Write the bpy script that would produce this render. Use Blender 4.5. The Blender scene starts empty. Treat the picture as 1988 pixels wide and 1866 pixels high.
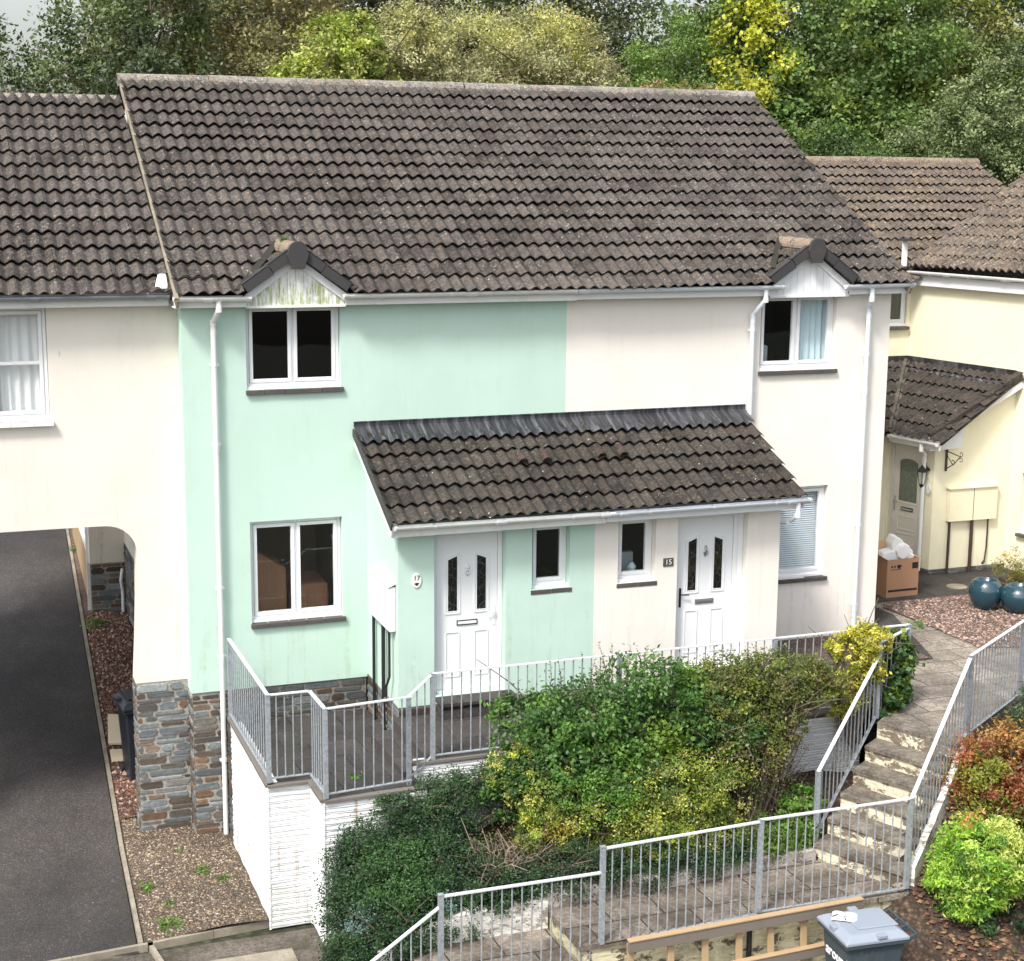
import bpy, math, random
import numpy as np
from mathutils import Vector, Matrix
R=math.radians
random.seed(7)
scene=bpy.context.scene
COL=scene.collection
# ---------------------------------------------------------------- camera
CAMPOS=Vector((-2.9245,-20.0273,6.5659))
cf=Vector((0.33545,0.92324,-0.18736)); cr=Vector((0.94040,-0.33995,0.00859)); cu=Vector((0.05576,0.17907,0.98225))
cam=bpy.data.cameras.new('camera'); cam.lens=3130.4/1988*36; cam.sensor_width=36; cam.sensor_fit='HORIZONTAL'
cam.clip_start=0.2; cam.clip_end=600
camo=bpy.data.objects.new('camera',cam); COL.objects.link(camo)
m=Matrix((( cr.x,cu.x,-cf.x,CAMPOS.x),(cr.y,cu.y,-cf.y,CAMPOS.y),(cr.z,cu.z,-cf.z,CAMPOS.z),(0,0,0,1)))
camo.matrix_world=m
scene.camera=camo
# ---------------------------------------------------------------- sky, sun, exposure
SUN_EL=R(52); SUN_AZ=R(-128)      # azimuth of the sun from +Y, clockwise seen from above
sd=Vector((math.sin(SUN_AZ)*math.cos(SUN_EL),math.cos(SUN_AZ)*math.cos(SUN_EL),math.sin(SUN_EL)))
w=bpy.data.worlds.new("World"); scene.world=w; w.use_nodes=True
nt=w.node_tree; nt.nodes.clear()
sky=nt.nodes.new('ShaderNodeTexSky'); sky.sky_type='NISHITA'; sky.sun_disc=False
sky.sun_elevation=SUN_EL; sky.sun_rotation=SUN_AZ; sky.dust_density=4; sky.air_density=1.2; sky.ozone_density=1
hs=nt.nodes.new('ShaderNodeHueSaturation'); hs.inputs['Saturation'].default_value=0.5
bg=nt.nodes.new('ShaderNodeBackground'); bg.inputs['Strength'].default_value=0.15
ow=nt.nodes.new('ShaderNodeOutputWorld')
nt.links.new(sky.outputs[0],hs.inputs['Color']); nt.links.new(hs.outputs[0],bg.inputs[0]); nt.links.new(bg.outputs[0],ow.inputs[0])
sl=bpy.data.lights.new('sun','SUN'); sl.energy=2.3; sl.angle=R(10); sl.color=(1.0,0.96,0.90)
so=bpy.data.objects.new('sun',sl); COL.objects.link(so)
so.rotation_euler=sd.to_track_quat('Z','Y').to_euler()
scene.view_settings.view_transform='Standard'; scene.view_settings.look='None'
scene.view_settings.exposure=0.80; scene.view_settings.gamma=1

# ---------------------------------------------------------------- materials
MATS={}
class NT:
    def __init__(s,name):
        s.m=bpy.data.materials.new(name); s.m.use_nodes=True; s.t=s.m.node_tree; s.t.nodes.clear()
        s.out=s.n('ShaderNodeOutputMaterial'); s.b=s.n('ShaderNodeBsdfPrincipled'); s.l(s.b.outputs[0],s.out.inputs[0])
        MATS[name]=s.m
    def n(s,t,**k):
        o=s.t.nodes.new(t)
        for a,b in k.items(): setattr(o,a,b)
        return o
    def l(s,a,b): s.t.links.new(a,b)
    def set(s,node,i,v):
        if hasattr(v,'is_output') or isinstance(v,bpy.types.NodeSocket): s.l(v,node.inputs[i])
        else: node.inputs[i].default_value=v
    def pos(s,scale=(1,1,1)):
        g=s.n('ShaderNodeNewGeometry'); mp=s.n('ShaderNodeMapping'); s.l(g.outputs['Position'],mp.inputs[0]); mp.inputs['Scale'].default_value=scale; return mp.outputs[0]
    def uv(s,scale=(1,1,1)):
        g=s.n('ShaderNodeTexCoord'); mp=s.n('ShaderNodeMapping'); s.l(g.outputs['UV'],mp.inputs[0]); mp.inputs['Scale'].default_value=scale; return mp.outputs[0]
    def noise(s,vec,scale,detail=4,rough=.6,dist=0):
        x=s.n('ShaderNodeTexNoise'); s.l(vec,x.inputs['Vector']); x.inputs['Scale'].default_value=scale; x.inputs['Detail'].default_value=detail; x.inputs['Roughness'].default_value=rough; x.inputs['Distortion'].default_value=dist; return x.outputs[0]
    def vor(s,vec,scale,out='Distance',feature='F1'):
        x=s.n('ShaderNodeTexVoronoi',feature=feature); s.l(vec,x.inputs['Vector']); x.inputs['Scale'].default_value=scale; return x.outputs[out]
    def ramp(s,fac,stops,interp='LINEAR'):
        x=s.n('ShaderNodeValToRGB'); s.l(fac,x.inputs[0]); e=x.color_ramp.elements; x.color_ramp.interpolation=interp
        while len(e)<len(stops): e.new(.5)
        for i,(p,c) in enumerate(stops):
            e[i].position=p; e[i].color=(c,c,c,1) if isinstance(c,(int,float)) else (*c,1)
        return x.outputs[0]
    def mix(s,f,a,b,mode='MIX'):
        x=s.n('ShaderNodeMix',data_type='RGBA',blend_type=mode)
        s.set(x,0,f); 
        for i,v in ((6,a),(7,b)):
            if isinstance(v,(tuple,list)): v=(*v[:3],1)
            elif isinstance(v,(int,float)): v=(v,v,v,1)
            s.set(x,i,v)
        return x.outputs[2]
    def math(s,op,a,b=0,c=None):
        x=s.n('ShaderNodeMath',operation=op); s.set(x,0,a); s.set(x,1,b)
        if c is not None: s.set(x,2,c)
        return x.outputs[0]
    def sep(s,v):
        x=s.n('ShaderNodeSeparateXYZ'); s.l(v,x.inputs[0]); return x.outputs
    def comb(s,a,b,c=0):
        x=s.n('ShaderNodeCombineXYZ'); s.set(x,0,a); s.set(x,1,b); s.set(x,2,c); return x.outputs[0]
    def bump(s,h,strength=.5,dist=.01,prev=None):
        x=s.n('ShaderNodeBump'); s.l(h,x.inputs['Height']); x.inputs['Strength'].default_value=strength; x.inputs['Distance'].default_value=dist
        if prev is not None: s.l(prev,x.inputs['Normal'])
        s.l(x.outputs[0],s.b.inputs['Normal']); return x.outputs[0]
    def base(s,v):
        if isinstance(v,tuple): v=(*v[:3],1)
        s.set(s.b,'Base Color',v)
    def rough(s,v): s.set(s.b,'Roughness',v)

def painted(name,col,rough=.55,dirt=(.3,.3,.25),dirtamt=.25,bump=.15,bscale=120,spec=.4):
    t=NT(name); p=t.pos(); n1=t.noise(p,1.3,6,.7); n2=t.noise(p,14,4,.7)
    d=t.math('MULTIPLY',t.ramp(n1,[(.5,0),(.75,1)]),t.ramp(n2,[(.35,0),(.8,1)]))
    d=t.math('MULTIPLY',d,dirtamt*2)
    c=t.mix(d,col,tuple(a*b*2 for a,b in zip(col,dirt)))
    c=t.mix(.06,c,t.ramp(n2,[(.3,.2),(.7,1)]),'MULTIPLY') if False else c
    t.base(c); t.rough(rough); t.b.inputs['Specular IOR Level'].default_value=spec
    if bump: t.bump(t.noise(p,bscale,3,.6),bump,.004)
    return t.m

def render_mat(name,col,grime):
    t=NT(name); p=t.pos(); n=t.noise(p,.8,6,.65); f=t.noise(p,9,5,.7); st=t.noise(t.pos((9,9,.7)),1,5,.7)
    a=t.ramp(n,[(.4,0),(.6,1)])
    c=t.mix(t.math('MULTIPLY',a,.8),col,tuple(x*y for x,y in zip(col,(.93,.935,.91))))
    g=t.math('MULTIPLY',t.ramp(st,[(.52,0),(.68,1)]),t.ramp(f,[(.38,0),(.6,1)]))
    z=t.sep(p)[2]
    low=t.ramp(t.math('MULTIPLY_ADD',z,-.35,.75),[(.25,.22),(.85,1)])
    c=t.mix(t.math('MULTIPLY',t.math('MULTIPLY',g,low),.75),c,grime)
    sp=t.ramp(t.vor(t.pos((1,1,.28)),1.9),[(0,1),(.018,1),(.026,0)])
    c=t.mix(t.math('MULTIPLY',sp,.35),c,(.22,.2,.18))
    t.base(c); t.rough(.9); t.b.inputs['Specular IOR Level'].default_value=.15
    b=t.noise(p,170,3,.7); t.bump(t.math('ADD',b,t.math('MULTIPLY',t.noise(p,6,2,.5),2.0)),.22,.004)
    return t.m
G_REN=render_mat('green render',(.515,.680,.603),(.34,.43,.30))
C_REN=render_mat('cream render',(.805,.765,.715),(.48,.44,.35))
A_REN=render_mat('warm cream render',(.755,.715,.65),(.38,.35,.28))
Y_REN=render_mat('yellow render',(.83,.785,.60),(.60,.52,.34))
WHT=painted('white plastic',(.77,.785,.80),.35,dirtamt=.12,bump=.05,bscale=30)
WHT2=painted('weathered white plastic',(.77,.77,.76),.5,(.32,.33,.26),.7,.1,40)
PIPE=painted('pale grey plastic pipe',(.68,.72,.77),.35,dirtamt=.15,bump=0)
GUTG=painted('grey plastic gutter',(.22,.24,.27),.4,dirtamt=.2,bump=0)
BLK=painted('black plastic',(.018,.018,.02),.4,dirtamt=.1,bump=.1,bscale=50)
DKV=painted('dark grey verge plastic',(.045,.043,.045),.6,(.9,.85,.7),.5,.25,60)
CRMP=painted('cream plastic cover',(.80,.74,.54),.45,dirtamt=.15,bump=0)
IRON=painted('rusty black iron',(.05,.035,.03),.6,(1.2,.5,.3),.5,.2,80)
SLATE=painted('slate sill',(.075,.068,.066),.75,(1.3,1.2,1.0),.6,.6,50)
CHROME=painted('satin metal',(.5,.5,.52),.25,dirtamt=.1,bump=0); CHROME.node_tree.nodes['Principled BSDF'].inputs['Metallic'].default_value=.8
WOODN=painted('new softwood',(.40,.285,.165),.7,(.3,.25,.2),.5,.4,60)
WOODG=painted('weathered softwood',(.175,.15,.125),.8,(.3,.25,.2),.7,.5,60)
CARD=painted('brown cardboard',(.40,.225,.135),.8,dirtamt=.15,bump=.1)
KERBP=painted('pale stone slab',(.62,.54,.40),.9,dirtamt=.3,bump=.3)
CARDI=painted('inner cardboard',(.62,.38,.22),.8,dirtamt=.1,bump=.1)
PAPER=painted('white paper',(.82,.82,.82),.8,dirtamt=.02,bump=.1)
INK=painted('black ink',(.02,.018,.016),.6,dirtamt=0,bump=0)
BINM=painted('grey bin plastic',(.042,.060,.072),.5,(1.2,1.1,1.0),.5,.2,40)
BINL=painted('faded grey bin lid',(.25,.285,.34),.5,(.45,.45,.45),.6,.25,25)
BIND=painted('black bin plastic',(.022,.026,.034),.35,(1.5,1.4,1.3),.4,.2,40)
GLAZE=painted('dark teal glaze',(.012,.045,.065),.06,(1.5,1.5,1.5),.4,0,spec=1.0)
POTC=painted('dark pot',(.06,.05,.045),.7,dirtamt=.3,bump=.3,bscale=30)
CURTB=painted('pale blue curtain cloth',(.62,.76,.80),.9,dirtamt=.1,bump=.1)
CURT=painted('white curtain cloth',(.82,.84,.82),.9,dirtamt=.1,bump=.1)
BLINDM=painted('pale blind slats',(.72,.80,.84),.6,dirtamt=.05,bump=0)
CERAM=painted('white ceramic',(.82,.82,.80),.2,dirtamt=.05,bump=0)
ROOMW=painted('room plaster',(.42,.36,.29),.9,dirtamt=.1,bump=0)
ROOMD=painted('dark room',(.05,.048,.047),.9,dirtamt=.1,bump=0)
TANREFL=painted('tan reflection shape',(.55,.30,.17),.7,dirtamt=.2,bump=.1)

def galv():
    t=NT('galvanised steel'); p=t.pos(); n=t.noise(p,25,4,.7); 
    t.base(t.ramp(n,[(.35,(.27,.30,.34)),(.65,(.44,.47,.50))])); t.rough(.42); t.b.inputs['Metallic'].default_value=.35; t.bump(n,.15,.002); return t.m
GALV=galv()
RAILT=painted('sky lit galvanised rail top',(.58,.60,.62),.4,(.6,.6,.6),.4,.1,40)  # lighter copy of the steel, sky reflection put into the colour
def glass(name,tint=(.02,.022,.024),alpha=.5,rough=.015):
    t=NT(name); t.t.nodes.remove(t.b)
    tr=t.n('ShaderNodeBsdfTransparent'); tr.inputs[0].default_value=(alpha,alpha*1.01,alpha*1.02,1)
    gl=t.n('ShaderNodeBsdfGlossy'); gl.inputs['Roughness'].default_value=rough; gl.inputs[0].default_value=(.95,.97,1,1)
    fr=t.n('ShaderNodeFresnel'); fr.inputs[0].default_value=1.52
    p=t.pos(); bm=t.n('ShaderNodeBump'); bm.inputs['Strength'].default_value=.08; bm.inputs['Distance'].default_value=.01; t.l(t.noise(p,1.7,2,.5),bm.inputs['Height']); t.l(bm.outputs[0],gl.inputs['Normal'])
    mx=t.n('ShaderNodeMixShader'); ge=t.n('ShaderNodeNewGeometry'); fm=t.n('ShaderNodeMix',data_type='FLOAT'); t.l(ge.outputs['Backfacing'],fm.inputs[0]); t.l(fr.outputs[0],fm.inputs[2]); fm.inputs[3].default_value=.05; f=t.math('MINIMUM',t.math('MULTIPLY',fm.outputs[0],1.7),1)
    t.l(f,mx.inputs[0]); t.l(tr.outputs[0],mx.inputs[1]); t.l(gl.outputs[0],mx.inputs[2]); t.l(mx.outputs[0],t.out.inputs[0]); return t.m
GLASS=glass('window glass',alpha=.55); GLASSD=glass('tinted glass',alpha=.22); GLASSC=glass('clear glass',alpha=.94)
def obscured():
    t=NT('patterned glass'); p=t.pos(); v=t.noise(t.pos((60,60,14)),1,4,.7,1.5)
    t.base(t.ramp(v,[(.3,(.06,.075,.055)),(.55,(.16,.19,.14)),(.75,(.34,.38,.32))])); t.rough(.25); t.bump(v,.5,.01); return t.m
OBSC=obscured()
def leaded():
    t=NT('leaded glass'); p=t.pos(); 
    v=t.vor(t.pos((14,14,9)),1,'Distance','DISTANCE_TO_EDGE')
    t.base(t.mix(t.ramp(v,[(.012,1),(.03,0)]),(.012,.012,.012),(.07,.07,.07))); t.rough(.08); return t.m
LEAD=leaded()

def tilemat(name,base=(.135,.122,.118),lichen=.25,lcol=(.36,.34,.29),orange=.0,ocol=(.42,.27,.12),moss=.3,var=.35):
    t=NT(name); uv=t.uv(); s=t.sep(uv); fl=t.comb(t.math('FLOOR',s[0]),t.math('FLOOR',s[1]))
    wn=t.n('ShaderNodeTexWhiteNoise',noise_dimensions='2D'); t.l(fl,wn.inputs['Vector'])
    p=t.pos(); big=t.noise(p,.55,3,.6); med=t.noise(p,6,5,.7); fine=t.noise(p,38,5,.75)
    v=t.math('MULTIPLY_ADD',wn.outputs['Value'],var,1-var/2)
    v=t.math('MULTIPLY',v,t.ramp(big,[(.3,.82),(.7,1.12)]))
    v=t.math('MULTIPLY',v,t.ramp(fine,[(.36,.42),(.5,.95),(.64,1.55)])); v=t.math('MULTIPLY',v,t.ramp(med,[(.36,.72),(.62,1.2)]))
    c=t.mix(1,base,t.comb(v,v,v),'MULTIPLY')
    warm=t.math('MULTIPLY',t.ramp(med,[(.45,0),(.6,1)]),.45)
    c=t.mix(warm,c,(base[0]*1.25,base[1]*1.02,base[2]*.9))
    sp=t.noise(p,24,6,.8,.4); l=t.math('MULTIPLY',t.ramp(sp,[(.55,0),(.62,1)]),t.ramp(t.noise(p,2.1,3,.6),[(.42,.15),(.62,1)]))
    c=t.mix(t.math('MULTIPLY',l,lichen*2),c,lcol)
    dots=t.math('MULTIPLY',t.ramp(t.vor(p,11),[(0,1),(.09,1),(.14,0)]),t.ramp(t.vor(p,11,'Color'),[(.72,0),(.78,1)]))
    c=t.mix(t.math('MULTIPLY',dots,min(1,lichen*2.2)),c,(.5,.49,.44))
    if orange>0:
        o=t.math('MULTIPLY',t.ramp(t.noise(p,9,6,.8,.5),[(.52,0),(.62,1)]),t.ramp(t.noise(p,1.0,3,.6),[(.40,.1),(.62,1)]))
        c=t.mix(t.math('MULTIPLY',o,orange),c,ocol)
    mo=t.math('MULTIPLY',t.ramp(t.noise(p,15,5,.75,.6),[(.56,0),(.64,1)]),t.ramp(t.noise(p,1.6,3,.6),[(.45,.05),(.65,1)]))
    c=t.mix(t.math('MULTIPLY',mo,moss),c,(.022,.020,.014))
    t.base(c); t.rough(.93); t.b.inputs['Specular IOR Level'].default_value=.2
    t.bump(t.math('ADD',fine,t.math('MULTIPLY',t.noise(p,110,3,.8),.5)),.5,.006); return t.m
TILE=tilemat('concrete roof tiles',(.075,.068,.062),.36,(.34,.31,.27),moss=.85,var=.65); TILEP=tilemat('mossy porch tiles',(.050,.046,.041),.36,(.22,.20,.15),0,moss=1.0,var=.7)
TILEB=tilemat('lichened roof tiles',(.105,.09,.078),.4,(.36,.31,.22),.75,(.34,.25,.13),.3)
TILEY=tilemat('warm roof tiles',(.125,.108,.093),.5,(.40,.34,.26),.6,(.38,.29,.18),.2)
TILEL=tilemat('dark lean-to tiles',(.055,.049,.044),.25,(.22,.2,.14),0,moss=.8)
RIDGE=tilemat('lichened ridge tiles',(.21,.20,.18),.9,(.42,.40,.34),.35,(.38,.24,.10),.8)
RIDGEO=tilemat('orange ridge tiles',(.20,.165,.13),.5,(.42,.38,.3),.6,(.40,.25,.13),.5)
TERRA=tilemat('terracotta vent',(.055,.042,.038),.3,(.25,.2,.17),0,moss=.6)

MOSSV=painted('mossy valley mortar',(.028,.027,.020),.9,(1.5,2.0,.8),.8,.8,40)
def lead():
    t=NT('lead flashing'); p=t.pos(); n=t.noise(t.pos((13,1.0,1.0)),1,5,.7,.6); f=t.noise(p,12,3,.6)
    c=t.ramp(n,[(.42,(.022,.023,.026)),(.52,(.050,.052,.060)),(.66,(.14,.145,.16))])
    t.base(c); t.rough(.55); t.b.inputs['Metallic'].default_value=.2; t.bump(f,.3,.006); return t.m
LEADF=lead()
def asphalt():
    t=NT('asphalt'); p=t.pos(); b=t.noise(p,.35,4,.6); m=t.noise(p,3,5,.7); f=t.vor(p,95,'Color'); g=t.n('ShaderNodeSeparateColor'); t.l(f,g.inputs[0])
    c=t.ramp(b,[(.38,(.028,.026,.026)),(.62,(.058,.052,.050))])
    c=t.mix(1,c,t.ramp(g.outputs[0],[(0,.45),(.6,1.0),(.93,1.5),(1,3.2)]),'MULTIPLY')
    c=t.mix(1,c,t.ramp(t.noise(t.pos((1.6,.25,1)),1,4,.6),[(.35,.86),(.62,1.14)]),'MULTIPLY'); c=t.mix(t.math('MULTIPLY',t.ramp(m,[(.52,0),(.66,1)]),.5),c,(.03,.028,.02))
    x=t.sep(p)
    edge=t.ramp(t.math('ADD',t.math('MULTIPLY_ADD',x[1],-.037,x[0]),t.math('MULTIPLY',t.noise(p,2.2,5,.8),.9)),[(-.0,0),(.0,0)]) if False else None
    d=t.math('MULTIPLY_ADD',x[1],-.037,x[0])      # distance to kerb (kerb at -.95)
    d=t.math('ADD',d,t.math('MULTIPLY',t.noise(p,3.5,6,.8),.8))
    k=t.ramp(t.math('ADD',d,1.0),[(.28,0),(.62,1)])
    c=t.mix(t.math('MULTIPLY',k,.7),c,t.ramp(m,[(.4,(.028,.024,.02)),(.6,(.05,.045,.02))]))
    wh=t.math('MULTIPLY',t.ramp(t.vor(p,7),[(0,1),(.05,1),(.09,0)]),t.ramp(t.noise(p,1.2,2,.5),[(.55,0),(.65,1)]))
    c=t.mix(t.math('MULTIPLY',wh,.7),c,(.30,.30,.29))
    t.base(c); t.rough(.85); t.bump(t.vor(p,80),.6,.006); return t.m
ASPH=asphalt()
def paving(name,c1,c2,grout,lx=.6,ly=.45,stain=(.05,.045,.04)):
    t=NT(name); uv=t.uv(); p=t.pos(); b=t.n('ShaderNodeTexBrick'); 
    n0=t.noise(p,1.5,2,.5); wob=t.n('ShaderNodeVectorMath',operation='ADD'); t.l(uv,wob.inputs[0]); cc=t.comb(t.math('MULTIPLY',n0,.03),t.math('MULTIPLY',n0,-.03)); t.l(cc,wob.inputs[1]); t.l(wob.outputs[0],b.inputs['Vector'])
    b.inputs['Scale'].default_value=1; b.inputs['Brick Width'].default_value=lx; b.inputs['Row Height'].default_value=ly; b.inputs['Mortar Size'].default_value=.009; b.inputs['Mortar Smooth'].default_value=.3
    b.inputs['Color1'].default_value=(*c1,1); b.inputs['Color2'].default_value=(*c2,1); b.inputs['Mortar'].default_value=(*grout,1); b.offset=.5
    f=t.noise(p,30,5,.75); m_=t.noise(p,3.2,6,.75,.4)
    c=t.mix(1,b.outputs[0],t.ramp(f,[(.37,.55),(.5,1),(.63,1.45)]),'MULTIPLY')
    c=t.mix(1,c,t.ramp(t.noise(p,1.1,4,.7),[(.38,.7),(.62,1.3)]),'MULTIPLY'); c=t.mix(t.math('MULTIPLY',t.ramp(m_,[(.47,0),(.62,1)]),.8),c,stain)
    sp=t.ramp(t.vor(p,9),[(0,1),(.06,1),(.1,0)]); c=t.mix(t.math('MULTIPLY',t.math('MULTIPLY',sp,t.ramp(t.noise(p,2,2,.5),[(.5,0),(.6,1)])),.5),c,(.35,.33,.28))
    t.base(c); t.rough(.88); h=t.math('ADD',t.math('MULTIPLY',b.outputs[1],-1.5),t.math('MULTIPLY',f,.5)); t.bump(h,.5,.01); return t.m
PAVD=paving('dark terrace slabs',(.030,.026,.025),(.052,.045,.042),(.008,.007,.006),.62,.62)
PAVM=paving('landing slabs',(.15,.125,.10),(.235,.20,.165),(.018,.015,.012),.6,.6,(.07,.055,.04))
PAVL=paving('pale path slabs',(.19,.165,.135),(.25,.22,.185),(.045,.036,.028),.6,.45,(.12,.10,.085))
CONC=paving('mossy concrete',(.085,.072,.058),(.10,.085,.07),(.08,.07,.055),3,3,(.035,.035,.018))
COPE=painted('slab edge concrete',(.16,.145,.13),.9,(.25,.22,.18),.9,.5,40)
def wornc():
    t=NT('worn concrete'); p=t.pos(); f=t.noise(p,26,5,.75); m_=t.noise(p,3.0,6,.75,.5); b=t.noise(p,9,4,.7)
    c=t.ramp(m_,[(.38,(.075,.065,.052)),(.50,(.15,.13,.105)),(.62,(.22,.195,.16))]); c=t.mix(1,c,t.ramp(f,[(.36,.6),(.5,1),(.64,1.4)]),'MULTIPLY'); c=t.mix(t.math('MULTIPLY',t.ramp(b,[(.55,0),(.65,1)]),.5),c,(.06,.055,.035)); t.base(c); t.rough(.9); t.bump(f,.6,.008); return t.m
WORN=wornc()
def kerbm():
    t=NT('concrete kerb'); p=t.pos(); f=t.noise(p,20,5,.8); m_=t.noise(p,2.5,4,.7)
    c=t.ramp(f,[(.3,(.19,.165,.13)),(.7,(.38,.34,.27))]); c=t.mix(t.math('MULTIPLY',t.ramp(m_,[(.45,0),(.7,1)]),.7),c,(.09,.08,.05)); t.base(c); t.rough(.9); t.bump(f,.5,.006); return t.m
KERB=kerbm()
def gravelm(name,cols,scale=48,green=.0):
    t=NT(name); p=t.pos(); v=t.vor(p,scale,'Color'); g=t.n('ShaderNodeSeparateColor'); t.l(v,g.inputs[0]); d=t.vor(p,scale)
    c=t.ramp(g.outputs[0],[(i/(len(cols)-1),k) for i,k in enumerate(cols)])
    c=t.mix(1,c,t.ramp(d,[(.1,1.1),(.55,.35)]),'MULTIPLY')
    c=t.mix(1,c,t.ramp(t.noise(p,1.6,5,.7),[(.3,.65),(.7,1.25)]),'MULTIPLY')
    if green: c=t.mix(t.math('MULTIPLY',t.ramp(t.noise(p,4,5,.8),[(.58,0),(.7,1)]),green),c,(.05,.075,.02))
    t.base(c); t.rough(.85); t.bump(t.math('MULTIPLY',d,-1),.9,.015); return t.m
GRAV=gravelm('pea gravel',[(.07,.05,.032),(.14,.10,.065),(.20,.14,.09),(.11,.095,.085),(.27,.20,.13),(.32,.27,.21)],52,.25)
GRAVR=gravelm('brown chippings',[(.12,.075,.055),(.22,.14,.105),(.27,.175,.14),(.17,.12,.10),(.38,.29,.24)],36,.05)
BARK=gravelm('bark mulch',[(.09,.045,.03),(.19,.09,.06),(.25,.125,.09),(.12,.065,.05),(.34,.23,.18)],26)
SOIL=gravelm('leaf strewn soil',[(.035,.022,.014),(.08,.045,.028),(.13,.075,.045),(.05,.032,.02),(.17,.11,.07)],20,.1)
GRASSM=gravelm('rough ground',[(.03,.04,.015),(.06,.07,.03),(.05,.05,.025)],8)
def stonem():
    t=NT('slate stonework'); a=t.n('ShaderNodeAttribute'); a.attribute_name='Col'; p=t.pos(); f=t.noise(p,22,5,.75); m_=t.noise(t.pos((6,6,22)),1,4,.7)
    c=t.mix(1,a.outputs[0],t.ramp(f,[(.3,.6),(.55,1.0),(.75,1.3)]),'MULTIPLY'); c=t.mix(t.math('MULTIPLY',t.ramp(m_,[(.55,0),(.75,1)]),.45),c,(.17,.09,.045))
    t.base(c); t.rough(.8); t.bump(t.math('ADD',f,m_),.6,.012); return t.m
STONE=stonem()
def whitewall():
    t=NT('whitewashed block'); p=t.pos(); 
    z=t.math('MULTIPLY_ADD',t.noise(t.pos((1.2,1.2,3)),1,4,.6),.9,t.math('MULTIPLY',t.sep(p)[2],14.5))
    rows=t.math('FRACT',z); ln=t.ramp(rows,[(0,0),(.10,1),(.85,.9),(1,0)])
    f=t.noise(t.pos((5,5,40)),1,5,.75); m_=t.noise(p,1.8,5,.7)
    c=t.mix(t.math('MULTIPLY',t.ramp(f,[(.5,0),(.8,1)]),.18),(.69,.705,.72),(.50,.48,.42))
    run=t.math('MULTIPLY',t.ramp(t.noise(t.pos((9,9,.5)),1,5,.8),[(.55,0),(.64,1)]),t.ramp(t.noise(p,.9,2,.5),[(.45,0),(.55,1)]))
    al=t.math('MULTIPLY',t.ramp(t.noise(t.pos((3,3,2)),1,6,.8),[(.47,0),(.60,1)]),t.ramp(t.math('MULTIPLY_ADD',t.sep(p)[2],-.8,-.75),[(.05,.15),(.8,1)])); c=t.mix(t.math('MULTIPLY',al,.5),c,(.42,.45,.36)); c=t.mix(t.math('MULTIPLY',run,.85),c,(.30,.21,.12))
    c=t.mix(t.math('MULTIPLY',t.math('SUBTRACT',1,ln),.0),c,(.3,.3,.28))
    t.base(c); t.rough(.85); t.bump(t.math('ADD',ln,t.math('MULTIPLY',f,.6)),.6,.014); return t.m
WWALL=whitewall()
def flaky(name,bare,paint,thr):
    t=NT(name); p=t.pos(); n=t.noise(t.pos((2,2,3.2)),1.3,6,.75,.3); f=t.noise(t.pos((6,6,40)),1,4,.7)
    k=t.ramp(n,[(thr-.02,0),(thr+.02,1)]); c=t.mix(k,paint,bare); c=t.mix(1,c,t.ramp(f,[(.3,.6),(.6,1.05)]),'MULTIPLY')
    g=t.ramp(t.noise(p,3,5,.8),[(.5,0),(.75,1)]); c=t.mix(t.math('MULTIPLY',g,.7),c,(.06,.055,.035))
    t.base(c); t.rough(.9); t.bump(t.math('ADD',f,t.math('MULTIPLY',k,-.5)),.6,.012); return t.m
RISER=flaky('flaking cream riser',(.20,.16,.12),(.72,.66,.50),.50)
YWALL=flaky('stained cream retaining wall',(.12,.10,.07),(.62,.57,.38),.56)
GWALL=flaky('grey white planter wall',(.30,.27,.23),(.72,.70,.66),.55)
def algae():
    t=NT('algae stained white board'); p=t.pos(); z=t.sep(p)[2]
    n=t.noise(t.pos((26,26,3.2)),1,5,.75); e=t.noise(p,7,4,.7)
    lowz=t.ramp(t.math('MULTIPLY_ADD',z,-2.2,12.05),[(.15,0),(.75,1)])
    v=t.math('MULTIPLY',t.ramp(n,[(.36,0),(.56,1)]),lowz); v=t.math('MULTIPLY',v,t.ramp(e,[(.30,0),(.45,1)]))
    c=t.mix(v,(.82,.84,.86),t.ramp(n,[(.4,(.50,.56,.42)),(.65,(.33,.36,.10))])); t.base(c); t.rough(.6); t.bump(n,.2,.004); return t.m
ALGAE=algae()
def leafm(name,tr=.3,rough=.5):
    t=NT(name); a=t.n('ShaderNodeAttribute'); a.attribute_name='Col'; t.base(a.outputs[0]); t.rough(rough); t.b.inputs['Specular IOR Level'].default_value=.45
    tl=t.n('ShaderNodeBsdfTranslucent'); t.l(t.mix(1,a.outputs[0],(1.3,1.35,.7),'MULTIPLY'),tl.inputs[0]); mx=t.n('ShaderNodeMixShader'); mx.inputs[0].default_value=tr
    t.l(t.b.outputs[0],mx.inputs[1]); t.l(tl.outputs[0],mx.inputs[2]); t.l(mx.outputs[0],t.out.inputs[0]); return t.m
LEAF=leafm('leaves'); LITTER=leafm('dead leaves',.1,.8)
def barkm():
    t=NT('bark'); p=t.pos((12,12,3)); n=t.noise(p,1,5,.7); t.base(t.ramp(n,[(.3,(.05,.038,.028)),(.7,(.16,.125,.09))])); t.rough(.9); t.bump(n,.6,.01); return t.m
BARKT=barkm(); TWIGD=painted('dark twigs',(.10,.07,.055),.9,dirtamt=.4,bump=.2); TWIG=painted('dead twigs',(.25,.20,.15),.8,dirtamt=.4,bump=.2)

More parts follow.
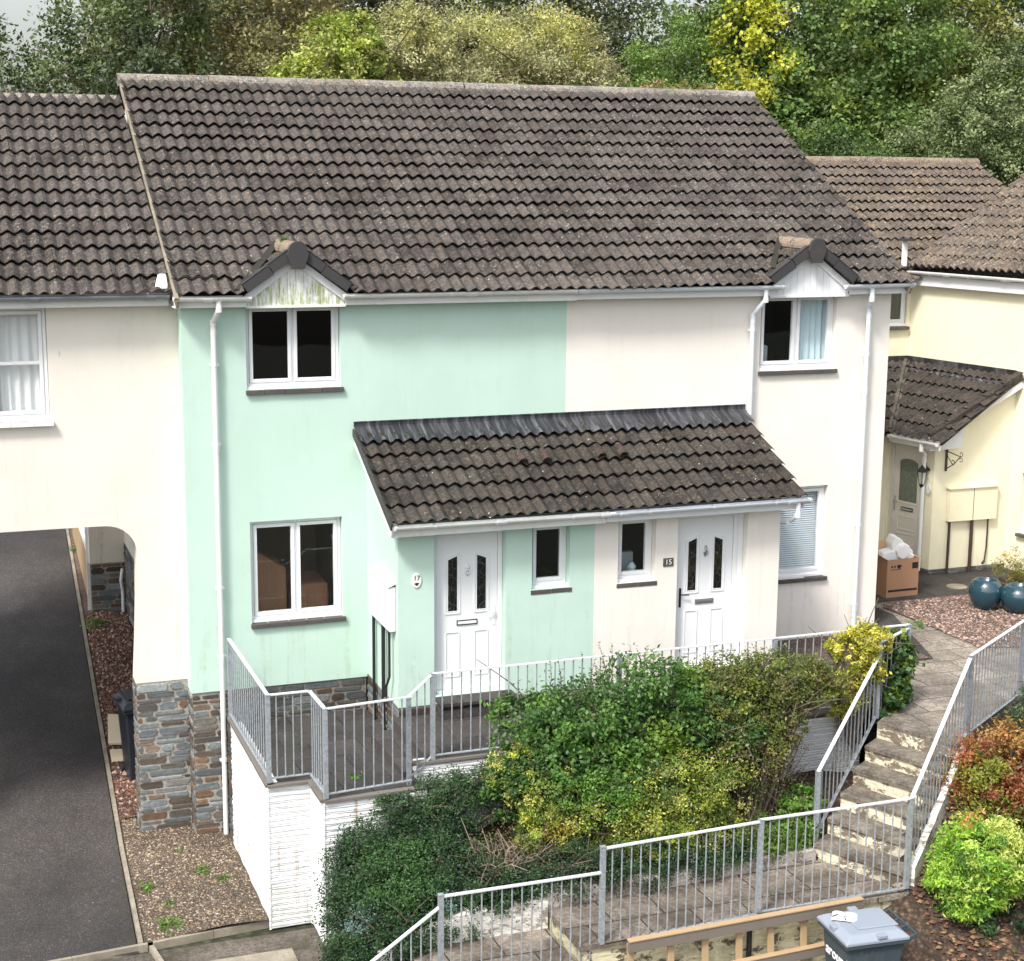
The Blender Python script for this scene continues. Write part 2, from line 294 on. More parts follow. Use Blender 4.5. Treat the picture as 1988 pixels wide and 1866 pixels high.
# ---------------------------------------------------------------- mesh builder
def wloc(o):
    v=Vector((0,0,0))
    while o is not None: v=v+Vector(o.location); o=o.parent
    return v
def tag(o,label=None,cat=None,group=None,kind=None):
    if label: o['label']=label
    if cat: o['category']=cat
    if group: o['group']=group
    if kind: o['kind']=kind
    return o
def thing(name,label,cat,loc,group=None):
    o=bpy.data.objects.new(name,None); o.empty_display_size=.2; COL.objects.link(o); o.location=loc; return tag(o,label,cat,group)
class MB:
    def __init__(s,M=None): s.v=[];s.f=[];s.m=[];s.c=[];s.uv=None;s.M=M;s.col=None
    def add(s,pts,faces,mi=0):
        b=len(s.v); s.v+= [tuple(p) for p in pts]; s.f+=[tuple(b+i for i in f) for f in faces]; s.m+=[mi]*len(faces)
        s.c+=[s.col or (1,1,1)]*len(pts)
    def box(s,x0,x1,y0,y1,z0,z1,mi=0):
        s.add([(x0,y0,z0),(x1,y0,z0),(x1,y1,z0),(x0,y1,z0),(x0,y0,z1),(x1,y0,z1),(x1,y1,z1),(x0,y1,z1)],
              [(0,3,2,1),(4,5,6,7),(0,1,5,4),(1,2,6,5),(2,3,7,6),(3,0,4,7)],mi)
    def quad(s,a,b,c,d,mi=0): s.add([a,b,c,d],[(0,1,2,3)],mi)
    def prism(s,poly,off,mi=0):
        """poly: list of 3D pts, off: extrusion vector"""
        n=len(poly); o=Vector(off); a=[Vector(p) for p in poly]
        s.add(a+[p+o for p in a],[tuple(range(n))[::-1],tuple(range(n,2*n))]+[(i,(i+1)%n,n+(i+1)%n,n+i) for i in range(n)],mi)
    def bar(s,p,q,w,h=None,mi=0,up=(0,0,1)):
        """rectangular bar from p to q; w across, h along up"""
        h=h or w; p=Vector(p);q=Vector(q); d=(q-p).normalized(); u=Vector(up); r=d.cross(u)
        if r.length<1e-3: r=d.cross(Vector((1,0,0)))
        r.normalize(); u=r.cross(d); r=r*w/2; u=u*h/2
        s.add([p-r-u,p+r-u,p+r+u,p-r+u,q-r-u,q+r-u,q+r+u,q-r+u],[(0,1,2,3),(7,6,5,4),(0,4,5,1),(1,5,6,2),(2,6,7,3),(3,7,4,0)],mi)
    def tube(s,pts,r,seg=8,mi=0,r2=None,cap=True):
        pts=[Vector(p) for p in pts]; n=len(pts); rs=[r+(r2-r)*i/(n-1) if r2 is not None else r for i in range(n)]
        P=[];prev=None
        for i,p in enumerate(pts):
            d=(pts[min(i+1,n-1)]-pts[max(i-1,0)]).normalized()
            a=d.cross(Vector((0,0,1)))
            if a.length<.05: a=d.cross(Vector((0,1,0)))
            if prev is not None:
                a=prev-d*prev.dot(d)
            a.normalize(); prev=a; b=d.cross(a)
            for k in range(seg):
                t=2*math.pi*k/seg; P.append(p+(a*math.cos(t)+b*math.sin(t))*rs[i])
        F=[(i*seg+k,i*seg+(k+1)%seg,(i+1)*seg+(k+1)%seg,(i+1)*seg+k) for i in range(n-1) for k in range(seg)]
        if cap: F+=[tuple(range(seg))[::-1],tuple((n-1)*seg+k for k in range(seg))]
        s.add(P,F,mi)
    def lathe(s,prof,seg=24,c=(0,0,0),mi=0):
        P=[];n=len(prof)
        for r,z in prof:
            for k in range(seg):
                t=2*math.pi*k/seg; P.append((c[0]+r*math.cos(t),c[1]+r*math.sin(t),c[2]+z))
        F=[(i*seg+k,i*seg+(k+1)%seg,(i+1)*seg+(k+1)%seg,(i+1)*seg+k) for i in range(n-1) for k in range(seg)]+[tuple(range(seg))[::-1],tuple((n-1)*seg+k for k in range(seg))]
        s.add(P,F,mi)
    def build(s,name,mats,parent=None,smooth=False,bevel=0,uvs=None):
        if not isinstance(mats,(list,tuple)): mats=[mats]
        V=np.array(s.v,dtype=float)
        if s.M is not None:
            A=np.array(s.M); V=V@A[:3,:3].T+A[:3,3]
        me=bpy.data.meshes.new(name)
        if parent is not None: o0=np.array(wloc(parent))
        else:
            mn=V.min(0);mx=V.max(0); o0=np.array(((mn[0]+mx[0])/2,(mn[1]+mx[1])/2,mn[2]))
        me.from_pydata((V-o0).tolist(),[],s.f); 
        for m_ in mats: me.materials.append(m_)
        me.polygons.foreach_set('material_index',s.m)
        # box-projected UV in metres, or given
        L=me.uv_layers.new(name='UVMap'); lv=np.empty(len(me.loops),dtype=np.int32); me.loops.foreach_get('vertex_index',lv)
        if uvs is not None: uv=np.array(uvs,dtype=float)[lv]
        else:
            nr=np.empty(len(me.polygons)*3); me.polygons.foreach_get('normal',nr); nr=np.abs(nr.reshape(-1,3)); ls=np.empty(len(me.polygons),dtype=np.int32); me.polygons.foreach_get('loop_total',ls)
            ax=np.repeat(nr.argmax(1),ls); W=V[lv]; uv=np.where((ax==0)[:,None],W[:,[1,2]],np.where((ax==1)[:,None],W[:,[0,2]],W[:,[0,1]]))
        L.data.foreach_set('uv',uv.astype(np.float32).ravel())
        if any(c!=(1,1,1) for c in s.c[:1]) or s.col is not None:
            a=me.color_attributes.new('Col','FLOAT_COLOR','POINT'); cc=np.ones((len(s.c),4),dtype=np.float32); cc[:,:3]=np.array(s.c); a.data.foreach_set('color',cc.ravel())
        if smooth: me.polygons.foreach_set('use_smooth',[True]*len(me.polygons))
        me.update()
        o=bpy.data.objects.new(name,me); COL.objects.link(o)
        if parent is not None: o.parent=parent
        else: o.location=o0
        if bevel:
            b=o.modifiers.new('bevel','BEVEL'); b.width=bevel; b.segments=2; b.limit_method='ANGLE'
            if smooth: pass
        return o
def struct(o): o['kind']='structure'; return o
def frameM(origin,xdir,ydir):
    x=Vector(xdir).normalized(); y=Vector(ydir).normalized(); z=x.cross(y)
    return Matrix(((x.x,y.x,z.x,origin[0]),(x.y,y.y,z.y,origin[1]),(x.z,y.z,z.z,origin[2]),(0,0,0,1)))

def wall_holes(mb,x0,x1,z0,z1,y,holes,depth=.09,thick=.25,mi=0,ret=True):
    """front face at y with rectangular holes; reveals go back by depth"""
    xs=sorted({x0,x1,*[h[0] for h in holes],*[h[1] for h in holes]}); zs=sorted({z0,z1,*[h[2] for h in holes],*[h[3] for h in holes]})
    for i in range(len(xs)-1):
        for j in range(len(zs)-1):
            cx=(xs[i]+xs[i+1])/2; cz=(zs[j]+zs[j+1])/2
            if any(h[0]<cx<h[1] and h[2]<cz<h[3] for h in holes): continue
            a,b,c,d=xs[i],xs[i+1],zs[j],zs[j+1]
            mb.quad((a,y,c),(b,y,c),(b,y,d),(a,y,d),mi); mb.quad((a,y+thick,c),(a,y+thick,d),(b,y+thick,d),(b,y+thick,c),mi)
    for h in holes:
        a,b,c,d=h[:4]; e=y+thick
        mb.quad((a,y,c),(a,y,d),(a,e,d),(a,e,c),mi); mb.quad((b,y,c),(b,e,c),(b,e,d),(b,y,d),mi)
        mb.quad((a,y,d),(b,y,d),(b,e,d),(a,e,d),mi); mb.quad((a,y,c),(a,e,c),(b,e,c),(b,y,c),mi)

STC=[(.155,.19,.205),(.19,.225,.235),(.13,.155,.17),(.10,.075,.055),(.20,.105,.05),(.22,.15,.10),(.085,.065,.05),(.17,.175,.165),(.24,.27,.27),(.08,.075,.07),(.15,.18,.19),(.13,.12,.10)]
def stonework(mb,O,S,N,width,height,seed,dark=1.0,hr=(.05,.12)):
    """coursed slate rubble: pale mortar sheet with individual proud stones of uneven outline"""
    rnd=random.Random(seed); O=Vector(O);S=Vector(S).normalized();N=Vector(N).normalized();Z=Vector((0,0,1))
    mb.col=tuple(.34*dark*k for k in (1,.92,.80)); mb.add([O,O+S*width,O+S*width+Z*height,O+Z*height],[(0,1,2,3)])
    z=.004; j=lambda q:rnd.uniform(-q,q)
    while z<height-.025:
        h=min(rnd.uniform(*hr),height-z-.002); s=-rnd.uniform(0,.12)
        while s<width:
            l=rnd.uniform(.12,.42)*(1.25 if h>.09 else 1); a=max(s,.0)+.005; b=min(s+l,width)-.005; s+=l+rnd.uniform(.006,.02)
            if b-a<.035: continue
            c=rnd.choice(STC); k=rnd.uniform(.65,1.2)*dark; mc=sum(c)/3; mb.col=tuple((x*.78+mc*.22)*k for x in c)
            g=rnd.uniform(.006,.016); z0=z+g*.6; z1=z+h-g*.6; hh=z1-z0; q=min(.35*hh,.03)
            if hh<.02: continue
            if rnd.random()<.25 and hh>.06: z0+=hh*.25*rnd.random()
            o=[(a+q*rnd.uniform(.2,1.6),z0),(b-q*rnd.uniform(.2,1.6),z0+j(.005)),(b,z0+hh*rnd.uniform(.2,.4)),(b-rnd.uniform(0,.006),z1-hh*rnd.uniform(.2,.4)),(b-q*rnd.uniform(.2,1.8),z1),(a+q*rnd.uniform(.2,1.8),z1+j(.005)),(a,z1-hh*rnd.uniform(.2,.4)),(a+rnd.uniform(0,.006),z0+hh*rnd.uniform(.2,.4))]
            t=rnd.uniform(.006,.018); cx=(a+b)/2;cz=(z0+z1)/2; f=1-.012/max(b-a,.05); fz=1-.012/max(hh,.03)
            P=[O+S*u+Z*v+N*.0005 for u,v in o]+[O+S*(cx+(u-cx)*f)+Z*(cz+(v-cz)*fz)+N*(t+j(.0025)) for u,v in o]
            mb.add(P,[tuple(range(8,16))]+[(i,(i+1)%8,8+(i+1)%8,8+i) for i in range(8)])
        z+=h

def ribwall(mb,O,S,N,width,height,seed,rib=.068,out=.020):
    """rough-faced ribbed block: each rib a bulging band with an uneven lower edge"""
    rnd=random.Random(seed); O=Vector(O);S=Vector(S).normalized();N=Vector(N).normalized();Z=Vector((0,0,1)); nx=max(2,int(width/.06)); z=0; 
    prof=((0,.30),(.16,.85),(.5,1.0),(.86,.85),(1,.30)); O=O-S*.010; width=width+.02
    ph=[rnd.uniform(0,6.28) for _ in range(4)]
    edge=lambda k,u: .006*math.sin(u*4+ph[0]+k*.6)+.0035*math.sin(u*13+ph[1]+k*2.1)+.003*math.sin(u*37+k*4.3)
    n=int(height/rib); rib=height/n
    for k in range(n):
        P=[]
        for i in range(nx+1):
            u=width*i/nx; ja=edge(k,u) if k else 0; jb=edge(k+1,u) if k<n-1 else 0; q=out*(1+.22*math.sin(u*11+k*1.7+ph[2])+rnd.uniform(-.08,.08))
            for t,a in prof: P.append(O+S*u+Z*(k*rib+ja+(rib+jb-ja)*t)+N*(a*q))
        mb.add(P,[(i*5+m,i*5+5+m,i*5+6+m,i*5+m+1) for i in range(nx) for m in range(4)])

def tile_roof(name,O,S,T,L,H,parent,mat,gauge=.35,pitch=.165,keep=None,seed=1,deck=.5,deckpoly=None,amp=.052,raise_=.050):
    O=Vector(O);S=Vector(S).normalized();T=Vector(T).normalized();N=S.cross(T).normalized()
    rnd=random.Random(seed); mb=MB(); UV=[]
    seg=6; nt_=int(math.ceil(L/(2*pitch))); nr=int(math.ceil(H/gauge-1e-6))
    prof=[(.5+.5*math.cos(2*math.pi*k/seg))**.8*amp for k in range(seg)]
    for r in range(nr):
        for c in range(nt_):
            s0=c*2*pitch; js=rnd.uniform(-.004,.004); jt=rnd.gauss(0,.006)+.008*math.sin(c*.31+seed+r*.5); jh=rnd.uniform(-.003,.006)+.006*math.sin(c*.23+r*.45+seed); tw=rnd.uniform(-.007,.007)
            n=2*seg+1; ss=[min(s0+pitch*k/seg,L) for k in range(n)]
            if ss[-1]-ss[0]<.01: continue
            ts=[r*gauge+jt-(.0 if r else .0), r*gauge+gauge*.55, min((r+1)*gauge+.05,H+.02)]
            hh=[raise_+jh, raise_*.45+jh, .0]
            rows=[]
            for ti,(t,h) in enumerate(zip(ts,hh)): rows.append([O+S*(s+js)+T*t+N*(prof[k%seg]+h+tw*(k/n-.5)) for k,s in enumerate(ss)])
            lip=[p-N*.012 for p in rows[0]]
            back=[O+S*(s+js)+T*(ts[0]+.14)+N*(prof[k%seg]+hh[0]-.012-.010) for k,s in enumerate(ss)]
            P=rows[0]+rows[1]+rows[2]+lip+back; F=[]
            for k in range(n-1):
                if ss[k+1]-ss[k]<1e-4: continue
                for a in range(2):
                    q=(a*n+k,a*n+k+1,(a+1)*n+k+1,(a+1)*n+k)
                    if keep and not keep((P[q[0]]+P[q[2]])/2): continue
                    F.append(q)
                    if a==0: F.append((3*n+k,3*n+k+1,k+1,k)); F.append((4*n+k,4*n+k+1,3*n+k+1,3*n+k))
            if not F: continue
            mb.add(P,F); UV+=[(c+.5,r+.5)]*len(P)
    if deck is not None:
        a=O+T*deck-N*.012; b=a+S*L; c_=O+T*H+S*L-N*.012; d=O+T*H-N*.012
        mb.add([a,b,c_,d],[(0,1,2,3)]); UV+=[(.5,.5)]*4
    if deckpoly: mb.add(deckpoly,[tuple(range(len(deckpoly)))]); UV+=[(.5,.5)]*len(deckpoly)
    return mb.build(name,mat,parent,uvs=UV)

def ridge(name,A,B,parent,mat,r=.125,seg_l=.45,seed=3,drop=.035,end=True):
    A=Vector(A);B=Vector(B);d=(B-A);L=d.length;d.normalize();u=Vector((0,0,1));s=d.cross(u).normalized();u=s.cross(d)
    rnd=random.Random(seed); n=max(1,round(L/seg_l)); mb=MB()
    for i in range(n):
        a=A+d*(L*i/n+.003); b=A+d*(L*(i+1)/n-.003); rr=r+rnd.uniform(-.003,.003); dz=rnd.uniform(-.004,.004)
        P=[];K=10
        for e in (a,b):
            for q in (rr,rr-.016):
                for k in range(K+1):
                    t=math.pi*k/K*1.1-.05*math.pi; P.append(e+s*math.cos(t)*q+u*(math.sin(t)*q*.95+dz-drop))
        m=K+1; F=[]
        for k in range(K):
            F+=[(k,k+1,2*m+k+1,2*m+k),(m+k,3*m+k,3*m+k+1,m+k+1),(k,m+k,m+k+1,k+1),(2*m+k,2*m+k+1,3*m+k+1,3*m+k)]
        F+=[(0,2*m,3*m,m),(K,m+K,3*m+K,2*m+K)]
        mb.add(P,F)
    # bedding mortar
    mb.bar(A+d*.02-u*(drop+.02),B-d*.02-u*(drop+.02),r*1.75,.09,up=u)
    return mb.build(name,mat,parent,smooth=False,uvs=[(i//44+.5,.5) for i in range(len(mb.v))])

def window(parent,x0,x1,z0,z1,y,sashes,M=None,sill='slate',glass=None,fr=.045,sa=.045,silly=None,lab=None,vents=False,bar=False):
    """frame (part) with panes and sill as sub-parts. sashes: list of x fractions"""
    mb=MB(M); f=fr; d0=y; d1=y+.06
    def ring(a,b,c,d,t,ya,yb,tb=None):
        tb=tb or t
        mb.box(a,a+t,ya,yb,c,d); mb.box(b-t,b,ya,yb,c,d); mb.box(a+t,b-t,ya,yb,c,c+tb); mb.box(a+t,b-t,ya,yb,d-t,d)
    ring(x0,x1,z0,z1,f,d0,d1,f*1.1)
    mb.box(x0-.01,x1+.01,y-.05,y+.0,z0-.025,z0+.012)        # plastic cill
    W=x1-x0-2*f; panes=[]; n=len(sashes)-1
    for i in range(n):
        a=x0+f+W*sashes[i]; b=x0+f+W*sashes[i+1]
        if i>0: a+=.012; mb.box(a-.024,a,d0+.004,d1,z0+f,z1-f)
        if i<n-1: b-=.012
        ring(a+.003,b-.003,z0+f*1.1+.003,z1-f-.003,sa,d0-.012,d1-.01)
        panes.append((a+sa,b-sa,z0+f*1.1+sa,z1-f-sa))
        if bar: zz=(z0+z1)/2; mb.box(a+sa,b-sa,d0-.006,d1-.012,zz-.02,zz+.02)
        if vents: mb.box(a+.06,b-.06,d0-.02,d0-.003,z1-f+.006,z1-f+.026)
    fo=mb.build('window',WHT,parent,bevel=.004)
    if lab: fo['label']=lab
    for p in panes:
        g=MB(M); g.quad((p[0],y+.012,p[2]),(p[1],y+.012,p[2]),(p[1],y+.012,p[3]),(p[0],y+.012,p[3])); g.build('pane',glass or GLASS,fo)
    if sill:
        sm=MB(M); rn=random.Random(int(x0*100)); a=x0-.02; ys=silly if silly is not None else y-.13
        while a<x1+.03:
            b=min(a+rn.uniform(.2,.3),x1+.04); j=rn.uniform(-.003,.003); sm.box(a+.002,b-.002,ys+j,y+.05,z0-.085,z0-.03+j); a=b
        sm.build('sill',SLATE if sill=='slate' else WHT2,fo,bevel=.004)
    return fo
def room(parent,x0,x1,z0,z1,y,mat,M=None,depth=2.2,name='interior'):
    mb=MB(M); a,b,c,d=x0-.4,x1+.4,z0-.6,z1+.12; e=y+depth
    mb.quad((a,e,c),(b,e,c),(b,e,d),(a,e,d)); mb.quad((a,y,c),(a,e,c),(a,e,d),(a,y,d)); mb.quad((b,y,c),(b,y,d),(b,e,d),(b,e,c)); mb.quad((a,y,c),(b,y,c),(b,e,c),(a,e,c)); mb.quad((a,y,d),(a,e,d),(b,e,d),(b,y,d))
    return mb.build(name,mat,parent)

def door(parent,x0,x1,z0,z1,y,M=None,style='twin',hinge='R',glassm=None,framem=None,knock=WHT,handlem=WHT,lab=None):
    fm=framem or WHT; mb=MB(M)
    t=.06; mb.box(x0,x0+t,y,y+.07,z0,z1); mb.box(x1-t,x1,y,y+.07,z0,z1); mb.box(x0+t,x1-t,y,y+.07,z1-t,z1); mb.box(x0+t,x1-t,y-.02,y+.07,z0,z0+.035)
    a,b,c,d=x0+t+.004,x1-t-.004,z0+.04,z1-t-.004; ys=y+.012
    mb.box(a,b,ys,ys+.04,c,d)
    W=b-a; H=d-c
    def mould(q,s=.012,cl=True):
        n=len(q)
        for i in range(n):
            p1=Vector((q[i][0],ys-.002,q[i][1])); p2=Vector((q[(i+1)%n][0],ys-.002,q[(i+1)%n][1])); mb.bar(p1,p2,s,s,up=(0,1,0))
    glasses=[]
    if style=='twin':
        gw=.145*W; g1=(a+.19*W,a+.19*W+gw); g2=(b-.19*W-gw,b-.19*W)
        for k,(u,v) in enumerate((g1,g2)):
            zb=c+.51*H; zl=c+.84*H; zr=c+.865*H
            if k: zl,zr=zr,zl
            q=[(u,zb),(v,zb),(v,zr),(u,zl)]; glasses.append(q)
            mould([(u-.035,zb-.035),(v+.035,zb-.035),(v+.035,zr+.04),(u-.035,zl+.025)],.016); mould([(u-.008,zb-.008),(v+.008,zb-.008),(v+.008,zr+.008),(u-.008,zl+.006)],.012)
        mould([(g1[0]-.03,c+.08*H),(g1[1]+.03,c+.08*H),(g1[1]+.03,c+.37*H),(g1[0]-.03,c+.37*H)],.015); mould([(g2[0]-.03,c+.08*H),(g2[1]+.03,c+.08*H),(g2[1]+.03,c+.37*H),(g2[0]-.03,c+.37*H)],.015)
        zs=c+.43*H; sl=(a+.33*W,b-.33*W)
    else:
        u,v=a+.2*W,b-.2*W; zb=c+.50*H; zt=c+.86*H; q=[(u,zb),(v,zb),(v,zt),(v-.2*(v-u),zt+.04),((u+v)/2,zt+.055),(u+.2*(v-u),zt+.04),(u,zt)]; glasses.append(q); mould([(u-.03,zb-.03),(v+.03,zb-.03),(v+.03,zt+.02),((u+v)/2,zt+.085),(u-.03,zt+.02)],.02)
        for q0,q1 in ((.08,.20),(.24,.36)): mould([(u,c+q0*H),(v,c+q0*H),(v,c+q1*H),(u,c+q1*H)],.015)
        zs=c+.43*H; sl=(a+.3*W,b-.3*W)
    do=mb.build('door',fm,parent,bevel=.002)
    if lab: do['label']=lab
    for q in glasses:
        g=MB(M); g.add([(x,ys-.004,z) for x,z in q],[tuple(range(len(q)))]); g.build('pane',glassm or LEAD,do)
    lb=MB(M); lb.box(sl[0],sl[1],ys-.014,ys-.001,zs-.032,zs+.032,1); lb.box(sl[0]+.012,sl[1]-.012,ys-.02,ys-.013,zs-.018,zs+.018,0); lb.build('letterbox',[CHROME if style!='twin' or handlem is BLK else WHT,INK if handlem is not BLK else CHROME],do,bevel=.002)
    hx=b-.045 if hinge=='L' else a+.045; sg=-1 if hinge=='L' else 1
    hb=MB(M); hb.box(hx-.014,hx+.014,ys-.012,ys-.001,c+.40*H,c+.53*H); hb.tube([(hx,ys-.012,c+.49*H),(hx,ys-.05,c+.49*H),(hx+sg*.11,ys-.05,c+.485*H)],.009,8); hb.build('handle',handlem,do)
    if knock is not None and style=='twin':
        kx=(a+b)/2; kb=MB(M); kz=c+.76*H
        kb.lathe([(.0,-.012),(.022,-.01),(.026,0),(.02,.012),(.0,.018)],12,(kx,ys-.02,kz+.06)); kb.tube([(kx+.03*math.sin(t),ys-.02,kz-.03*math.cos(t)) for t in [i*math.pi/6 for i in range(13)]],.007,6); kb.box(kx-.012,kx+.012,ys-.014,ys-.001,kz-.05,kz+.1); kb.build('knocker',knock,do,smooth=True)
    return do

def gutter(name,A,B,parent,mat,r=.055,joints=(),jm=None):
    A=Vector(A);B=Vector(B);d=(B-A).normalized();u=Vector((0,0,1));s=d.cross(u).normalized(); mb=MB()
    K=8
    def half(a,b,rr,th=.004):
        P=[]
        for e in (a,b):
            for q in (rr,rr-th):
                for k in range(K+1):
                    t=math.pi+math.pi*k/K; P.append(e+s*math.cos(t)*q+u*math.sin(t)*q)
        m=K+1;F=[]
        for k in range(K): F+=[(k,2*m+k,2*m+k+1,k+1),(m+k,m+k+1,3*m+k+1,3*m+k),(k,k+1,m+k+1,m+k),(2*m+k,3*m+k,3*m+k+1,2*m+k+1)]
        F+=[(0,m,3*m,2*m),(K,2*m+K,3*m+K,m+K)]
        mb.add(P,F)
    half(A,B,r)
    for e,sg in ((A,1),(B,-1)): half(e,e+d*sg*.03,r+.006,.06)
    L=(B-A).length
    x=.5
    while x<L-.2: half(A+d*x,A+d*(x+.025),r+.006,.01); x+=.9
    for j in joints: half(A+d*(j-.06),A+d*(j+.06),r+.009,.012)
    return mb.build(name,mat,parent,smooth=False)

def rods(mesh,name,parent,pts):
    for p in pts:
        o=bpy.data.objects.new(name,mesh); COL.objects.link(o); o.parent=parent; o.location=Vector(p)-wloc(parent)
def rodmesh(L,r=.0085):
    mb=MB(); mb.tube([(0,0,0),(0,0,L)],r,6); o=mb.build('bar',GALV); me=o.data; 
    for v in me.vertices: v.co.z+= -min(q.co.z for q in me.vertices) if False else 0
    o.location=(0,0,0); bpy.data.objects.remove(o); return me
def postmesh(L,w=.05):
    mb=MB(); mb.box(-w/2,w/2,-w/2,w/2,0,L); mb.box(-w/2-.004,w/2+.004,-w/2-.004,w/2+.004,L,L+.006); o=mb.build('post',GALV); me=o.data; bpy.data.objects.remove(o); return me
_rc={}
def rail_run(parent,p,q,h,post0=True,post1=False,base=.05,spacing=.108,trim=.0,posth=None):
    """p,q = floor level points; bars between bottom and top rail, both following the slope"""
    p=Vector(p);q=Vector(q); up=Vector((0,0,1)); d=q-p; L=Vector((d.x,d.y,0)).length
    b=MB(); b.bar(p+up*h,q+up*h,.045,.014); b.build('top_rail',RAILT,parent)
    b=MB(); b.bar(p+up*base,q+up*base,.04,.010); b.build('bottom_rail',GALV,parent)
    bl=round(h-base,2)
    if ('b',bl) not in _rc: _rc[('b',bl)]=rodmesh(bl)
    n=max(2,round(L/spacing)); rods(_rc[('b',bl)],'bar',parent,[p+d*(i/n)+up*base for i in range(1,n)])
    ph=round(posth or h,2)
    if ('p',ph) not in _rc: _rc[('p',ph)]=postmesh(ph)
    pts=([p-up*.0] if post0 else [])+([q] if post1 else []); rods(_rc[('p',ph)],'post',parent,pts)

def leaves(name,blobs,n,size,palette,parent,seed,mat=None,clump=.16,nclump=40,shell=.75,aspect=.55,upb=.5,jit=.25,stem=None,accent=None):
    """foliage mesh: many small bent leaf quads gathered in clumps near the surface of ellipsoid blobs"""
    rg=np.random.default_rng(seed); blobs=np.array(blobs,dtype=float); vol=(blobs[:,3]*blobs[:,4]*blobs[:,5])**.67
    NC=nclump*len(blobs); bi=rg.choice(len(blobs),NC,p=vol/vol.sum()); d=rg.normal(size=(NC,3)); d/=np.linalg.norm(d,axis=1)[:,None]
    rad=np.clip(shell+(1.06-shell)*rg.random(NC)**.7,0,1.1); inner=rg.random(NC)<.22; rad[inner]*=rg.random(inner.sum())*.7+.2
    cc=blobs[bi,:3]+d*rad[:,None]*blobs[bi,3:6]; pal=np.array(palette,dtype=float); cp=pal[rg.integers(0,len(pal),NC)]*(rg.uniform(1-jit,1+jit,NC)[:,None])
    if accent is not None:
        # accent=(point, radius, colour)
        for ap,ar,ac in accent:
            k=np.linalg.norm(cc-np.array(ap),axis=1)<ar*rg.uniform(.6,1.2,NC); cp[k]=np.array(ac)*(rg.uniform(.8,1.2,k.sum())[:,None])
    ci=rg.integers(0,NC,n); sg=clump*blobs[bi[ci],3:6].mean(1)*rg.uniform(.6,1.3,NC)[ci]
    c=cc[ci]+rg.normal(size=(n,3))*sg[:,None]*np.array([1,1,.75])
    out=d[ci]; nn=out*.6+rg.normal(size=(n,3))*.75+np.array([0,0,upb]); nn/=np.linalg.norm(nn,axis=1)[:,None]
    t=rg.normal(size=(n,3)); t-=nn*(t*nn).sum(1)[:,None]; t/=np.linalg.norm(t,axis=1)[:,None]; b=np.cross(nn,t)
    s=size*rg.uniform(.6,1.25,n)[:,None]
    P=np.stack([c-t*s*.5, c+b*s*aspect*.5-nn*s*.08, c+t*s*.5-nn*s*.12, c-b*s*aspect*.5-nn*s*.08],1).reshape(-1,3)
    col=cp[ci]*(rg.uniform(.75,1.3,n)[:,None]); col=np.repeat(np.clip(col,0,1),4,0)
    o0=np.array(wloc(parent)) if parent is not None else np.array([blobs[:,0].mean(),blobs[:,1].mean(),(blobs[:,2]-blobs[:,5]).min()])
    me=bpy.data.meshes.new(name); me.vertices.add(4*n); me.vertices.foreach_set('co',(P-o0).astype(np.float32).ravel())
    me.loops.add(4*n); me.loops.foreach_set('vertex_index',np.arange(4*n,dtype=np.int32)); me.polygons.add(n); me.polygons.foreach_set('loop_start',np.arange(0,4*n,4,dtype=np.int32)); me.polygons.foreach_set('loop_total',np.full(n,4,dtype=np.int32))
    a=me.color_attributes.new('Col','FLOAT_COLOR','POINT'); k=np.ones((4*n,4),dtype=np.float32); k[:,:3]=col; a.data.foreach_set('color',k.ravel())
    me.materials.append(mat or LEAF); me.update(calc_edges=True)
    o=bpy.data.objects.new(name,me); COL.objects.link(o)
    if parent is not None: o.parent=parent
    else: o.location=o0
    return o
def branchy(mb,p,targets,r0,rnd,sub=3):
    p=Vector(p)
    for t in targets:
        t=Vector(t); mid=(p+t)/2+Vector([rnd.uniform(-.12,.12)*(t-p).length for _ in range(3)])
        mb.tube([p,mid,t],r0,6,r2=r0*.35)
        for k in range(sub):
            a=mid.lerp(t,rnd.uniform(0,.8)); L=(t-p).length*.35; e=a+Vector((rnd.uniform(-1,1),rnd.uniform(-1,1),rnd.uniform(-.2,1)))*L; mb.tube([a,(a+e)/2+Vector((0,0,L*.1)),e],r0*.4,5,r2=r0*.12)
def tree(name,label,base,blobs,n,size,palette,seed,group=None,tr=.10,accent=None,**kw):
    rnd=random.Random(seed); root=thing(name,label,'tree' if 'tree' in name else 'shrub',base,group)
    leaves('crown',blobs,n,size,palette,root,seed,accent=accent,**kw)
    mb=MB(); b=Vector(base); top=Vector(blobs[0][:3]); fork=b.lerp(top,.45); mb.tube([b,b.lerp(fork,.5)+Vector((rnd.uniform(-.1,.1),rnd.uniform(-.1,.1),0)),fork],tr,8,r2=tr*.7)
    branchy(mb,fork,[Vector(q[:3])+Vector((0,0,q[5]*.5)) for q in blobs],tr*.6,rnd,5); mb.build('trunk',BARKT,root); return root
